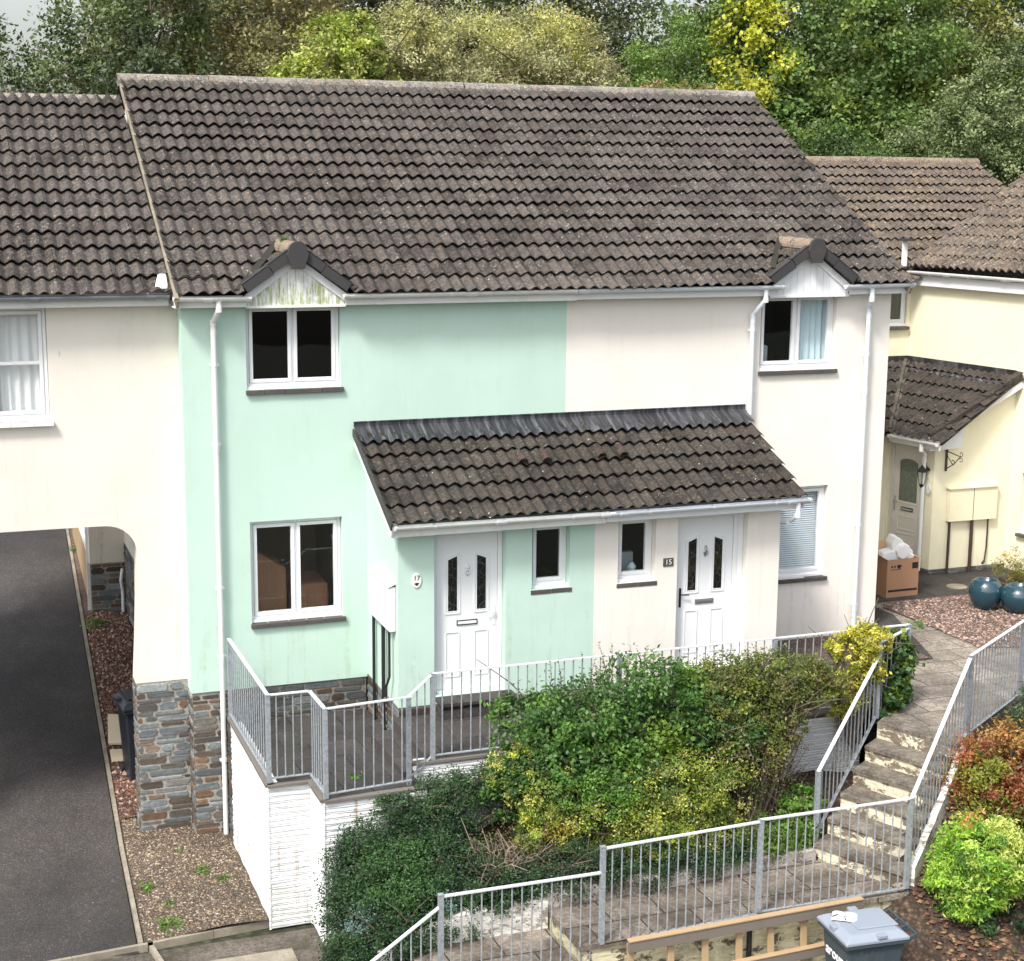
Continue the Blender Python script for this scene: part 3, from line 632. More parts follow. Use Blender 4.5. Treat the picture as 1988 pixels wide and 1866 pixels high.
#--PART2--
# ================================================================ GROUND, DRIVE, HILL
def gz(x,y):
    z=-2.05
    if y>0: z+=.09*min(y,22)
    if y>22: z+=(min(y,40)-22)*.12
    return z
def kx(y): return -.95+.037*y
mb=MB()
xs=[-120,-60,-30,-15,-8,-4,0,4,8,12,18,26,40,70,130]; ys=[-60,-30,-15,-8,-4,0,3,6,9,12,16,20,22,26,30,36,44,60,90,140]
P=[(x,y,gz(x,y)-.03) for y in ys for x in xs]; n=len(xs)
mb.add(P,[(j*n+i,j*n+i+1,(j+1)*n+i+1,(j+1)*n+i) for j in range(len(ys)-1) for i in range(n-1)])
struct(mb.build('ground',GRASSM,smooth=True))
mb=MB(); yy=[-2.86,-1.5,0,3,6,9,12,16,20,26,34]
for a,b in zip(yy[:-1],yy[1:]): mb.quad((-9,a,gz(0,a)),(kx(a)-.04,a,gz(0,a)),(kx(b)-.04,b,gz(0,b)),(-9,b,gz(0,b)))
struct(mb.build('driveway',ASPH))
mb=MB(); mb.quad((-14,-14,-2.055),(9,-14,-2.055),(9,-2.9,-2.055),(-14,-2.9,-2.055)); struct(mb.build('forecourt',CONC))
mb=MB(); mb.box(-.45,.55,-4.05,-3.35,-2.054,-2.03); struct(mb.build('paving_slab',KERB,bevel=.01))
# gravel bed between kerb and wall
rg=np.random.default_rng(3)
def bed(name,y0,y1,xr,mat,h=.03,amp=.05,step=.15):
    mb=MB(); ny=max(2,int((y1-y0)/step)); nx=8; P=[]
    for j in range(ny+1):
        y=y0+(y1-y0)*j/ny; a=kx(y)+.03; b=xr
        for i in range(nx+1):
            u=i/nx; P.append((a+(b-a)*u,y,gz(0,y)+h+amp*math.sin(u*math.pi*.9)*(.6+.4*math.sin(y*3+u*5))+.05*u))
    mb.add(P,[(j*(nx+1)+i,j*(nx+1)+i+1,(j+1)*(nx+1)+i+1,(j+1)*(nx+1)+i) for j in range(ny) for i in range(nx)]); return struct(mb.build(name,mat,smooth=True))
bed('gravel_bed',-2.74,.75,.5,GRAV); bed('bark_bed',.75,8.7,.17,BARK,.035,.10)
bed('gravel_strip',8.7,20,-.30,GRAVR,.03,.02,1)
def scatter(name,fn,n,size,cols,mat,seed,flat=.6):
    rg=np.random.default_rng(seed); mb=MB()
    oc=[(1,0,0),(0,1,0),(-1,0,0),(0,-1,0),(0,0,1)]
    V=[];F=[];Cc=[]
    for i in range(n):
        x,y,z=fn(rg); s=size*rg.uniform(.5,1.5); a=rg.uniform(0,6.28); ca,sa_=math.cos(a),math.sin(a); e=rg.uniform(.6,1); c=cols[rg.integers(len(cols))]; k=rg.uniform(.7,1.25); b=len(V)
        for q in oc:
            j=rg.uniform(.75,1.2); X=q[0]*s*j; Y=q[1]*s*e*j; V.append((x+X*ca-Y*sa_,y+X*sa_+Y*ca,z+q[2]*s*flat)); Cc.append((c[0]*k,c[1]*k,c[2]*k))
        F+=[(b+p,b+(p+1)%4,b+4) for p in range(4)]
    mb.v=V;mb.f=F;mb.m=[0]*len(F);mb.c=Cc;mb.col=(0,0,0); return mb.build(name,mat)
GC=[(.09,.065,.045),(.17,.125,.08),(.23,.165,.11),(.13,.115,.10),(.32,.25,.165),(.38,.33,.26),(.14,.09,.06)]
def gb(r):
    y=r.uniform(-2.7,.9); x=r.uniform(kx(y)+.06,.40); u=(x-kx(y))/(.5-kx(y)); return x,y,gz(0,y)+.03+.05*math.sin(u*math.pi*.9)*(.6+.4*math.sin(y*3+u*5))+.05*u-.003
tag(scatter('gravel_stones',gb,6500,.017,GC,LITTER,5),'small brown and buff stones spread over the gravel bed below the stone pillars','gravel',kind='stuff')
def bb(r):
    y=r.uniform(.75,8.5); x=r.uniform(kx(y)+.06,.13); u=(x-kx(y))/(.17-kx(y)); return x,y,gz(0,y)+.035+.10*math.sin(u*math.pi*.9)*(.6+.4*math.sin(y*3+u*5))+.05*u
tag(scatter('bark_chips',bb,4200,.028,[(.10,.05,.035),(.21,.105,.07),(.27,.145,.10),(.14,.08,.06),(.42,.32,.26)],LITTER,6,.8),'reddish bark chips heaped in the passage beside the driveway','bark chips',kind='stuff')
# kerbs (three lengths)
def kerb(pts,label):
    root=None; mb=MB()
    for a,b in zip(pts[:-1],pts[1:]):
        a=Vector(a);b=Vector(b);L=(b-a).length;n=max(1,round(L/.9)); 
        for i in range(n):
            p=a.lerp(b,(i+.004)/n);q=a.lerp(b,(i+.996)/n); mb.bar(p,q,.05,.14)
    o=mb.build('kerb_edging',KERB); struct(o); return o
kerb([(kx(y),y,gz(0,y)-.01) for y in (-2.76,0,5,10,15,20,26)],'')
kerb([(-6,-3.2,-2.06),(-.98,-2.80,-2.06)],''); kerb([(-.92,-2.79,-2.06),(.45,-2.66,-2.05)],''); kerb([(-.95,-2.86,-2.06),(-.70,-4.6,-2.06)],'')

# ================================================================ MINT GREEN HOUSE (17)
GH=thing('terraced_house','mint green rendered terraced house with dark tiled roof, stone base and porch, number 17','house',(2.5,0,-2.05),'pair of terraced houses')
mb=MB(); wall_holes(mb,0,5.11,-.04,4.93,0,[(.8,2.01,3.86,4.925),(.8,2.005,.815,2.16)],thick=.28)
mb.quad((0,0,-.04),(0,0,4.95),(0,.35,4.95),(0,.35,-.04)); mb.quad((0,.0,-.04),(0,.35,-.04),(.3,.35,-.04),(.3,0,-.04)); mb.build('wall',G_REN,GH)
mb=MB(); mb.box(.02,5.1,9.3,9.5,-1.0,5.0); mb.add([(.03,0.33,4.6),(.03,9.5,4.6),(.03,4.75,7.75)],[(0,2,1)]); mb.box(.25,5.1,.3,9.3,-.2,-.1); mb.build('rear_wall',A_REN,GH)
mb=MB(); stonework(mb,(.012,.02,-2.06),(1,0,0),(0,-1,0),.45,2.01,11); stonework(mb,(.463,.02,-.56),(1,0,0),(0,-1,0),1.85,.51,13,.62,(.06,.13)); stonework(mb,(.012,.31,-2.06),(0,-1,0),(-1,0,0),.3,2.01,12,.9)
mb.add([(.015,.02,-.06),(2.3,.02,-.06),(2.3,.3,-.06),(.015,.3,-.06)],[(0,1,2,3)]); mb.build('stone_base',STONE,GH)
ROOFS=.5575 # slope
def roof_z(y): return 5.04+(y+.33)*ROOFS
def mkkeep(c):
    def k(p):
        g=5.66-.74*abs(p.x-c); return not (abs(p.x-c)<.70 and p.z<g+.0)
    return k
RT=Vector((0,5.04,2.81)); RL=RT.length
rf=tile_roof('roof',(-.10,-.33,5.04),(1,0,0),RT,16*.33,RL,GH,TILE,gauge=RL/16,keep=mkkeep(1.41),seed=2,deck=.75)
ridge('ridge_tiles',(-.13,4.73,7.87),(5.175,4.73,7.87),rf,RIDGE,seed=4)
mb=MB(); mb.quad((-.1,4.71,7.84),(-.1,9.8,5.0),(5.18,9.8,5.0),(5.18,4.71,7.84)); mb.build('rear_roof',TILE,GH)
mb=MB(); mb.bar((-.075,-.32,4.97),(-.075,4.71,7.78),.03,.10,up=(0,-.49,.87)); mb.bar((-.085,-.34,5.035),(-.085,4.71,7.845),.05,.03,up=(0,-.49,.87)); mb.build('verge_board',KERB,GH)

def gablet(parent,c,boardmat,lab,vseed,capmat):
    t=MB(); za=5.64; sl=.74; hw=.66; yb=-.16
    # vertical boards of the gable face
    n=12; x0=c-.62; dx=1.24/n
    for i in range(n):
        a=x0+i*dx+.002; b=x0+(i+1)*dx-.002
        top=lambda x: za-.17-sl*abs(x-c)
        pts=[(a,yb,4.92),(b,yb,4.92),(b,yb,max(top(b),4.95)),(a,yb,max(top(a),4.95))]
        if a<c<b: pts=[(a,yb,4.92),(b,yb,4.92),(b,yb,top(b)),(c,yb,top(c)),(a,yb,top(a))]
        t.prism(pts,(0,.02,0))
    g=t.build('gablet',boardmat,parent); g['label']=lab
    t=MB(); t.box(c-.63,c+.63,yb-.012,yb+.0,4.895,4.925); 
    for s in (-1,1): t.bar((c+s*.02,yb-.012,za-.175),(c+s*.66,yb-.012,za-.175-sl*.64),.022,.09,up=(0,0,1))
    t.build('trim',WHT,g)
    cs=1/math.hypot(1,sl); sn=sl*cs; H=hw/cs+.04
    z0=za-.07-sl*(hw+.03)
    tile_roof('gablet_roof',(c-hw-.03,1.35,z0),(0,-1,0),(cs,0,sn),1.62,H,g,TILEP,gauge=.29,seed=vseed,deck=0)
    tile_roof('gablet_roof',(c+hw+.03,-.27,z0),(0,1,0),(-cs,0,sn),1.62,H,g,TILEP,gauge=.29,seed=vseed+1,deck=0)
    # dark valley gutters
    t=MB()
    for s in (-1,1):
        xe=c+s*(hw+.06); ze=za-.10-sl*(hw+.03); yv=(za-.06-5.04)/ROOFS-.33
        t.bar((xe+s*.02,-.30,roof_z(-.30)+.07),(c+s*.06,yv,roof_z(yv)+.09),.085,.03,up=(0,-.49,.87))
    t.build('valley',MOSSV,g)
    # dry verge units and apex cap
    t=MB()
    for s in (-1,1):
        L=hw/cs; m=2
        for i in range(m):
            a=.0+.04+(L-.02)*i/m; b=.04+(L-.02)*(i+1)/m-.006; d=Vector((s*cs,0,-sn)); nn=Vector((s*sn,0,cs)); o=Vector((c,-.29+.004*i,za+.02))
            p=[o+d*a+nn*.035,o+d*b+nn*(.045-.0*i),o+d*b-nn*.085,o+d*a-nn*.10]
            if s>0: p=p[::-1]
            t.prism(p,(0,.03,0)); q=[o+d*a+nn*.035,o+d*b+nn*.045,o+d*b+nn*.03,o+d*a+nn*.02]
            if s>0:q=q[::-1]
            t.prism(q,(0,.12,0))
    t.build('verge_units',DKV,g,bevel=.004)
    t=MB(); K=12; P=[]
    for k in range(K+1):
        a=math.pi*k/K; P.append((c+.122*math.cos(a),-.335,za-.035+.122*math.sin(a)*.95))
    P+=[(c-.135,-.335,za-.09),(c-.078,-.335,za-.26),(c+.078,-.335,za-.26),(c+.135,-.335,za-.09)]
    t.prism(P,(0,.045,0)); t.build('ridge_cap',DKV,g,bevel=.006)
    ridge('ridge_tiles',(c,-.29,za+.0),(c,.78,za+.0),g,capmat,r=.125,seg_l=.45,seed=vseed,drop=.05)
    return g
gablet(GH,1.41,ALGAE,'algae stained boarded gablet over the upstairs window',21,RIDGEO)
# fascia, gutters
def fascia(parent,x0,x1,mat,ends=(0,0)):
    t=MB(); t.box(x0,x1,-.20,-.17,4.915,5.06); t.box(x0,x1,-.17,-.002,4.915,4.93); 
    t.build('fascia',mat,parent,bevel=.003)
fascia(GH,-.10,.785,WHT2); fascia(GH,2.035,5.17,WHT2)
gutter('gutter',(-.12,-.27,5.055),(.83,-.27,5.045),GH,WHT2,joints=(.42,)); gutter('gutter',(1.99,-.27,5.055),(5.14,-.27,5.07),GH,WHT2,joints=(1.7,))
def cloth(name,x0,x1,z0,z1,y,mat,parent,amp=.025,fold=.11):
    t=MB(); n=int((x1-x0)/.012); P=[]
    for i in range(n+1):
        x=x0+(x1-x0)*i/n; a=amp*math.sin(x*6.28/fold+.8*math.sin(x*9)); P+=[(x,y+a,z0),(x+.01*math.sin(x*13),y+a*.8,(z0+z1)/2),(x,y+a*.6,z1)]
    t.add(P,[(i*3+k,i*3+3+k,i*3+4+k,i*3+1+k) for i in range(n) for k in range(2)]); return t.build(name,mat,parent,smooth=True)
def downpipe(parent,pts,mat,r=.034,brk=(),wally=None,name='downpipe'):
    t=MB(); t.tube(pts,r,12)
    for i in range(1,len(pts)-1): t.tube([Vector(pts[i])-Vector((0,0,.035)),Vector(pts[i])+Vector((0,0,.035))],r+.005,12)
    e=Vector(pts[-1])
    for z in brk:
        t.tube([(e.x,e.y,z-.025),(e.x,e.y,z+.025)],r+.006,12); t.box(e.x-.055,e.x+.055,e.y-.01,e.y+.045,z-.012,z+.012)
    for z in brk[1::2]: t.tube([(e.x,e.y,z-.10),(e.x,e.y,z-.02)],r+.005,12)
    return t.build(name,mat,parent,smooth=False)
downpipe(GH,[(.43,-.27,5.03),(.43,-.27,4.90),(.385,-.08,4.72),(.385,-.08,4.6),(.385,-.08,-2.02)],WHT2,brk=(4.2,3.2,1.35,.45,-.95))
# windows
window(GH,.805,2.005,3.885,4.925,.08,[0,.5,1],glass=GLASSD,vents=True,lab='white two-pane upstairs window with dark glass'); room(GH,.8,2.0,3.86,4.92,.285,ROOMD)
window(GH,.805,2.0,.845,2.155,.08,[0,.5,1],glass=GLASSC,lab='white two-pane downstairs window reflecting the street'); room(GH,.8,2.0,.82,2.16,.285,ROOMW,depth=3)
mb=MB(); mb.prism([(.7,1.1,.3),(1.5,1.1,.3),(1.5,1.1,1.25),(.7,1.1,1.75)],(0,.6,0)); mb.box(1.6,2.1,1.2,2.0,.3,.98); mb.build('interior',TANREFL,GH,bevel=.05)  # tan shapes behind the glass stand in for a warm street reflection
# porch of 17
DOOR1=(2.795,3.735,.10,2.20); W1=(4.085,4.60,1.38,2.22)
mb=MB(); wall_holes(mb,2.33,4.94,0,2.36,-1.5,[DOOR1,W1],thick=.22)
mb.add([(2.33,-1.5,0),(2.33,-.002,0),(2.33,-.002,3.18),(2.33,-1.5,2.36)],[(0,3,2,1)]); mb.build('porch_wall',G_REN,GH)
mb=MB(); stonework(mb,(2.335,0,-.54),(0,-1,0),(-1,0,0),1.5,.54,14,.75); stonework(mb,(2.335,-1.49,-.14),(1,0,0),(0,-1,0),2.6,.14,15,.6); mb.build('stone_base',STONE,GH)
door(GH,2.80,3.73,.10,2.195,-1.38,hinge='L',lab='white front door with two slim dark leaded panes')
window(GH,4.09,4.595,1.40,2.215,-1.38,[0,1],glass=GLASS,lab='narrow white porch window'); room(GH,3.0,4.7,.1,2.22,-1.27,ROOMW,depth=1.2)
PT=Vector((0,1.80,.87)); PL=PT.length
def porch_roof(parent,x0,L,seed):
    pr=tile_roof('porch_roof',(x0,-1.80,2.375),(1,0,0),PT,L,PL-.20,parent,TILEP,gauge=(PL-.26)/5,seed=seed,deck=.1)
    t=MB(); n=int(L/.033); T=PT.normalized(); N=Vector((1,0,0)).cross(T); P=[]
    rn=random.Random(seed)
    for i in range(n+1):
        x=x0+L*i/n; hgt=(.5+.5*math.cos(2*math.pi*(x-x0)/.165))**.8*.052; k=rn.uniform(-.012,.012)
        base=Vector((x,-1.80,2.375))
        P+=[base+T*(PL-.335+k)+N*(hgt*1.15+.066),base+T*(PL-.29)+N*(hgt*1.1+.070),base+T*(PL-.17)+N*(.085+rn.uniform(-.003,.003)),Vector((x,-.012,3.335)),Vector((x,-.012,3.395))]
    F=[(i*5+j,i*5+5+j,i*5+6+j,i*5+1+j) for i in range(n) for j in range(4)]
    t.add(P,F); t.box(x0,x0+L,-.02,-.001,3.385,3.40); t.build('lead_flashing',LEADF,pr,smooth=False); return pr
pr=porch_roof(GH,2.17,17*.165,31)
def pvent(parent,x,t):
    m_=MB(); T=PT.normalized(); N=Vector((1,0,0)).cross(T); o=Vector((x,-1.80,2.375))+T*t+N*.105; K=8;P=[]
    for e,rr in ((o,.066),(o+T*.17,.062),(o+T*.26,.04)):
        for q in (rr,rr-.014):
            for k in range(K+1):
                a=math.pi*k/K; P.append(e+Vector((1,0,0))*math.cos(a)*q+N*math.sin(a)*q*1.0)
    m=K+1;F=[]
    for s in range(2):
        b=s*2*m
        for k in range(K): F+=[(b+k,b+k+1,b+2*m+k+1,b+2*m+k),(b+m+k,b+3*m+k,b+3*m+k+1,b+m+k+1)]
    for k in range(K): F.append((k,m+k,m+k+1,k+1)); F.append((4*m+k,4*m+k+1,5*m+k+1,5*m+k))
    m_.add(P,F); m_.build('roof_vent',TERRA,parent,smooth=False)
pvent(pr,4.17,1.02); pvent(pr,4.50,1.02)
mb=MB(); mb.bar((2.19,-1.78,2.31),(2.19,-.02,3.16),.03,.15,up=(0,-.43,.9)); mb.add([(2.2,-1.72,2.24),(2.2,-1.5,2.24),(2.2,-1.5,2.5),(2.2,-1.72,2.4)],[(0,1,2,3)]); mb.box(2.19,2.34,-1.72,-1.495,2.235,2.25); mb.build('bargeboard',WHT2,GH)
mb=MB(); mb.bar((2.165,-1.82,2.385),(2.165,0,3.265),.02,.10,up=(0,-.43,.9)); mb.build('verge_units',DKV,GH)
mb=MB(); mb.box(2.2,4.99,-1.74,-1.715,2.235,2.385); mb.box(2.34,4.99,-1.715,-1.502,2.235,2.25); mb.build('porch_fascia',WHT2,GH,bevel=.003)
gutter('porch_gutter',(2.20,-1.81,2.39),(5.05,-1.81,2.385),GH,WHT2,joints=(1.35,2.75))
# meter box with its black pipes
mb=MB(); mb.box(2.245,2.325,-1.40,-.42,.96,1.53); mb.prism([(2.225,-1.42,1.53),(2.225,-.40,1.53),(2.33,-.40,1.57),(2.33,-1.42,1.57)],(0,0,.012)); bx=mb.build('meter_box',WHT2,GH,bevel=.008)
mb=MB(); mb.tube([(2.285,-.50,.96),(2.285,-.50,-.50)],.022,8); mb.tube([(2.275,-1.0,.96),(2.275,-1.0,-.50)],.026,8); mb.tube([(2.27,-1.30,.96),(2.27,-1.30,.35),(2.24,-1.24,.2),(2.24,-1.24,.05)],.017,8); mb.tube([(2.24,-1.24,.06),(2.20,-1.26,.02)],.026,8); mb.build('service_pipe',BLK,GH)
# doorstep
mb=MB(); mb.box(2.80,3.82,-1.80,-1.50,.045,.095); mb.box(2.83,3.79,-1.77,-1.50,-.12,.045); mb.build('doorstep',PAVD,GH,bevel=.008)
# oval plaque 17
def text_on(parent,body,loc,size,mat,name='lettering',M=None,ext=.002,shear=0,bold=0):
    cu=bpy.data.curves.new(name,'FONT'); cu.body=body; cu.size=size; cu.align_x='CENTER'; cu.align_y='CENTER'; cu.extrude=ext; cu.shear=shear; cu.offset=bold; cu.resolution_u=3
    tmp=bpy.data.objects.new('tmp',cu); COL.objects.link(tmp); dg=bpy.context.evaluated_depsgraph_get(); me=bpy.data.meshes.new_from_object(tmp.evaluated_get(dg)); bpy.data.objects.remove(tmp)
    base=M or Matrix.Rotation(R(90),4,'X'); me.transform(Matrix.Translation(Vector(loc)-wloc(parent))@base); me.materials.clear(); me.materials.append(mat); me.name=name
    o=bpy.data.objects.new(name,me); COL.objects.link(o); o.parent=parent; return o
mb=MB(); mb.prism([(2.565+.062*math.cos(a),-1.502,1.625+.095*math.sin(a)) for a in [i*math.pi/12 for i in range(24)]],(0,-.014,0)); pl=mb.build('number_plaque',CERAM,GH,bevel=.004); text_on(pl,'17',(2.565,-1.518,1.655),.085,INK)
mb=MB(); mb.prism([(2.565+.028*math.cos(a)*(1+.3*math.sin(3*a)),-1.5165,1.578+.02*math.sin(a)) for a in [i*math.pi/8 for i in range(16)]],(0,-.001,0)); mb.build('flower_motif',IRON,pl)

# ================================================================ OFF-WHITE HOUSE (15)
CH=thing('terraced_house','off-white rendered terraced house sharing the mint house roof line, number 15','house',(7.6,0,-.12),'pair of terraced houses')
mb=MB(); wall_holes(mb,5.11,10.13,-.12,4.93,0,[(8.03,9.24,3.86,4.925),(8.0,9.23,.80,2.16)],thick=.28); mb.quad((10.13,0,-.12),(10.13,9.5,-.12),(10.13,9.5,4.95),(10.13,0,4.95)); mb.build('wall',C_REN,CH)
mb=MB(); mb.box(5.12,10.1,9.3,9.5,-1,5); mb.add([(10.12,0.05,4.9),(10.12,9.5,4.9),(10.12,4.75,7.75)],[(0,1,2)]); mb.build('rear_wall',C_REN,CH)
rf=tile_roof('roof',(5.18,-.33,5.04),(1,0,0),RT,10.26-5.18,RL,CH,TILE,gauge=RL/16,keep=mkkeep(8.70),seed=5,deck=.75)
ridge('ridge_tiles',(5.19,4.73,7.87),(10.30,4.73,7.87),rf,RIDGE,seed=8)
mb=MB(); mb.quad((5.18,4.71,7.84),(5.18,9.8,5.0),(10.26,9.8,5.0),(10.26,4.71,7.84)); mb.build('rear_roof',TILE,CH)
mb=MB(); mb.bar((10.235,-.32,4.97),(10.235,4.71,7.78),.03,.10,up=(0,-.49,.87)); mb.build('verge_board',KERB,CH)
gablet(CH,8.70,WHT,'clean white boarded gablet over the upstairs window',41,RIDGEO)
def fas2(x0,x1): 
    t=MB(); t.box(x0,x1,-.195,-.17,4.925,5.06); t.box(x0,x1,-.17,-.002,4.925,4.94); t.build('fascia',WHT,CH,bevel=.003)
fas2(5.172,8.075); fas2(9.325,10.25)
gutter('gutter',(5.15,-.27,5.07),(8.22,-.27,5.075),CH,PIPE,joints=(.1,2.75)); gutter('gutter',(9.20,-.27,5.065),(10.32,-.27,5.075),CH,PIPE,joints=(.42,))
downpipe(CH,[(7.95,-.27,5.03),(7.95,-.27,4.88),(7.86,-.09,4.66),(7.86,-.09,4.58),(7.86,-.09,3.26)],PIPE,brk=(4.45,))
downpipe(CH,[(9.64,-.27,5.03),(9.64,-.27,4.86),(9.71,-.10,4.72),(9.71,-.10,4.6),(9.71,-.10,-.05)],PIPE,brk=(4.05,3.55,1.55,.35))
window(CH,8.035,9.235,3.885,4.925,.08,[0,.5,1],glass=GLASSC,lab='white two-pane upstairs window, right pane curtained'); room(CH,8.03,9.24,3.86,4.92,.285,ROOMD)
cloth('curtain',8.66,9.22,3.88,4.9,.20,CURTB,CH)
mb=MB(); mb.box(8.0,8.5,.6,.9,3.5,4.15); mb.box(8.05,8.2,.5,.6,3.9,4.6); mb.build('interior',BLINDM,CH,bevel=.03)  # pale boxes stand in for reflected smears in the left pane
window(CH,8.0,9.225,.83,2.155,.08,[0,.36,1],glass=GLASSC,lab='white downstairs window with closed blind partly behind the porch'); room(CH,8.0,9.23,.8,2.16,.285,ROOMD)
mb=MB()
for i in range(38): z=.92+i*.032; mb.quad((8.06,.15,z),(9.18,.15,z),(9.18,.172,z+.021),(8.06,.172,z+.021))
mb.build('blind',BLINDM,CH)
DOOR2=(6.115,7.135,.10,2.22); W2=(5.27,5.80,1.37,2.22)
mb=MB(); wall_holes(mb,4.94,7.62,-.12,2.36,-1.5,[DOOR2,W2],thick=.22); mb.add([(7.62,-1.5,-.12),(7.62,-.002,-.12),(7.62,-.002,3.18),(7.62,-1.5,2.36)],[(0,1,2,3)]); mb.build('porch_wall',C_REN,CH)
door(CH,6.12,7.05,.10,2.195,-1.38,hinge='R',glassm=LEAD,knock=CHROME,handlem=BLK,lab='white front door with black lever handle and silver knocker')
mb=MB(); mb.box(7.052,7.13,-1.385,-1.32,.10,2.2); mb.build('door_post',WHT,CH)
window(CH,5.275,5.795,1.39,2.215,-1.38,[0,1],glass=GLASSC,lab='narrow white porch window'); room(CH,5.1,6.0,.3,2.22,-1.27,ROOMD,depth=1.2); mb=MB(); mb.box(5.3,5.75,-.9,-.8,1.0,1.62); mb.lathe([(.04,0),(.06,.1),(.02,.16)],10,(5.6,-1.2,1.40)); mb.build('interior',CURTB,CH)
mb=MB(); mb.box(6.1,7.15,-1.80,-1.50,.03,.095); mb.box(6.13,7.12,-1.77,-1.50,-.12,.03); mb.build('doorstep',PAVD,CH,bevel=.008)
pr=porch_roof(CH,2.17+17*.165,7.83-2.17-17*.165,37); pvent(pr,5.28,1.05); pvent(pr,5.59,1.05)
mb=MB(); mb.bar((7.80,-1.78,2.31),(7.80,-.02,3.16),.03,.13,up=(0,-.43,.9)); mb.build('bargeboard',WHT,CH)
mb=MB(); mb.box(4.995,7.78,-1.737,-1.715,2.245,2.385); mb.box(4.995,7.62,-1.715,-1.502,2.245,2.26); mb.build('porch_fascia',WHT,CH,bevel=.003)
gutter('porch_gutter',(5.05,-1.81,2.385),(7.88,-1.81,2.395),CH,PIPE,joints=(.15,2.55))
downpipe(CH,[(7.70,-1.81,2.35),(7.70,-1.81,2.18),(7.68,-1.62,2.06),(7.66,-1.30,1.98)],PIPE,r=.034)
mb=MB(); mb.box(5.91,6.055,-1.512,-1.501,1.545,1.655); pl=mb.build('number_plate',SLATE,CH,bevel=.003); text_on(pl,'15',(5.983,-1.514,1.60),.10,WHT,ext=.001)

# ================================================================ CREAM HOUSE OVER THE ARCH
AH=thing('archway_house','pale cream house wing spanning the driveway arch, grey gutter, curtained window','house',(-3,.3,-2.05))
arc=[(-.66,.07),(-.625,.6),(-.60,1.1),(-.585,1.78)]+[(-.97+.385*math.cos(a),1.78+.385*math.sin(a)) for a in [i*math.pi/2/8 for i in range(1,9)]]
mb=MB(); A=[(x,.3,z) for x,z in [(-.0,.07),(-.0,4.98),(-1.57,4.98),(-1.57,2.17)]+arc[::-1]]
mb.add(A,[tuple(range(len(A)))]); mb.add([(x,y+.35,z) for x,y,z in A],[tuple(range(len(A)))[::-1]])
wall_holes(mb,-5.0,-1.57,2.17,4.98,.3,[(-2.77,-1.57001,3.50,4.93)],thick=.35)
k=arc+[(-4.3,2.17)]
for a,b in zip(k[:-1],k[1:]): mb.quad((a[0],.3,a[1]),(b[0],.3,b[1]),(b[0],.65,b[1]),(a[0],.65,a[1]))
mb.box(-5.0,-4.3,.3,.649,-2.0,2.168); mb.box(-5.0,.17,.652,7.0,2.30,2.4); mb.box(-5.0,-.02,6.8,7.0,2.4,6.15)  # passage ceiling and unseen rear wall stop short to let more light in
mb.quad((-5,.3,2.17),(-5,7,2.17),(-5,7,5),(-5,.3,5)); mb.build('wall',A_REN,AH)
mb=MB(); mb.box(.15,.17,.66,8.6,.05,2.3); mb.box(-.46,.17,8.6,8.8,-.30,2.3); mb.build('passage_wall',A_REN,AH)
mb=MB(); stonework(mb,(-.66,.305,-2.06),(1,0,0),(0,-1,0),.66,2.13,17); stonework(mb,(-.66,.65,-2.06),(0,-1,0),(-1,0,0),.35,2.13,18,.9); mb.build('stone_base',STONE,AH)
mb=MB(); stonework(mb,(.146,8.6,-2.0),(0,-1,0),(-1,0,0),7.9,2.05,19,.9); stonework(mb,(-.46,8.58,-1.4),(1,0,0),(0,-1,0),.60,1.1,20,.9); mb.build('passage_stone',STONE,AH)
mb=MB(); mb.tube([(.08,8.5,-1.25),(.08,8.5,-.8),(.05,8.45,-.6),(.09,8.5,-.4)],.03,8); mb.build('waste_pipe',PIPE,AH)
AT=Vector((0,4.72,2.54)); AL=AT.length
rf=tile_roof('roof',(-6.05,-.05,5.05),(1,0,0),AT,5.94,AL,AH,TILE,gauge=AL/15,seed=9,deck=.4); ridge('ridge_tiles',(-6,4.70,7.55),(-.12,4.70,7.55),rf,RIDGE,seed=12)
mb=MB(); mb.quad((-6.05,4.67,7.55),(-6.05,7.3,6.14),(-.11,7.3,6.14),(-.11,4.67,7.55)); mb.build('rear_roof',TILE,AH)  # unseen rear slope ends short and high, shaped to light the passage
mb=MB(); mb.box(-6,-.125,.07,.10,4.93,5.09); mb.box(-6,-.125,.10,.298,4.93,4.945); mb.build('fascia',WHT2,AH,bevel=.003)
gutter('gutter',(-6,.0,5.075),(-.13,.0,5.07),AH,GUTG,joints=(4.3,5.65))
mb=MB(); mb.prism([(-.30,-.03,5.13),(-.14,-.03,5.13),(-.13,.18,5.26),(-.24,.16,5.26)],(0,.0,.06)); mb.build('mortar_patch',CERAM,AH,bevel=.02)
window(AH,-2.765,-1.575,3.56,4.925,.36,[0,.45,1],glass=GLASSC,sill='wood',silly=.22,bar=True,lab='old white casement window with pale curtains'); room(AH,-2.77,-1.57,3.5,4.93,.655,ROOMW)
cloth('curtain',-2.72,-1.60,3.58,4.9,.47,CURT,AH)

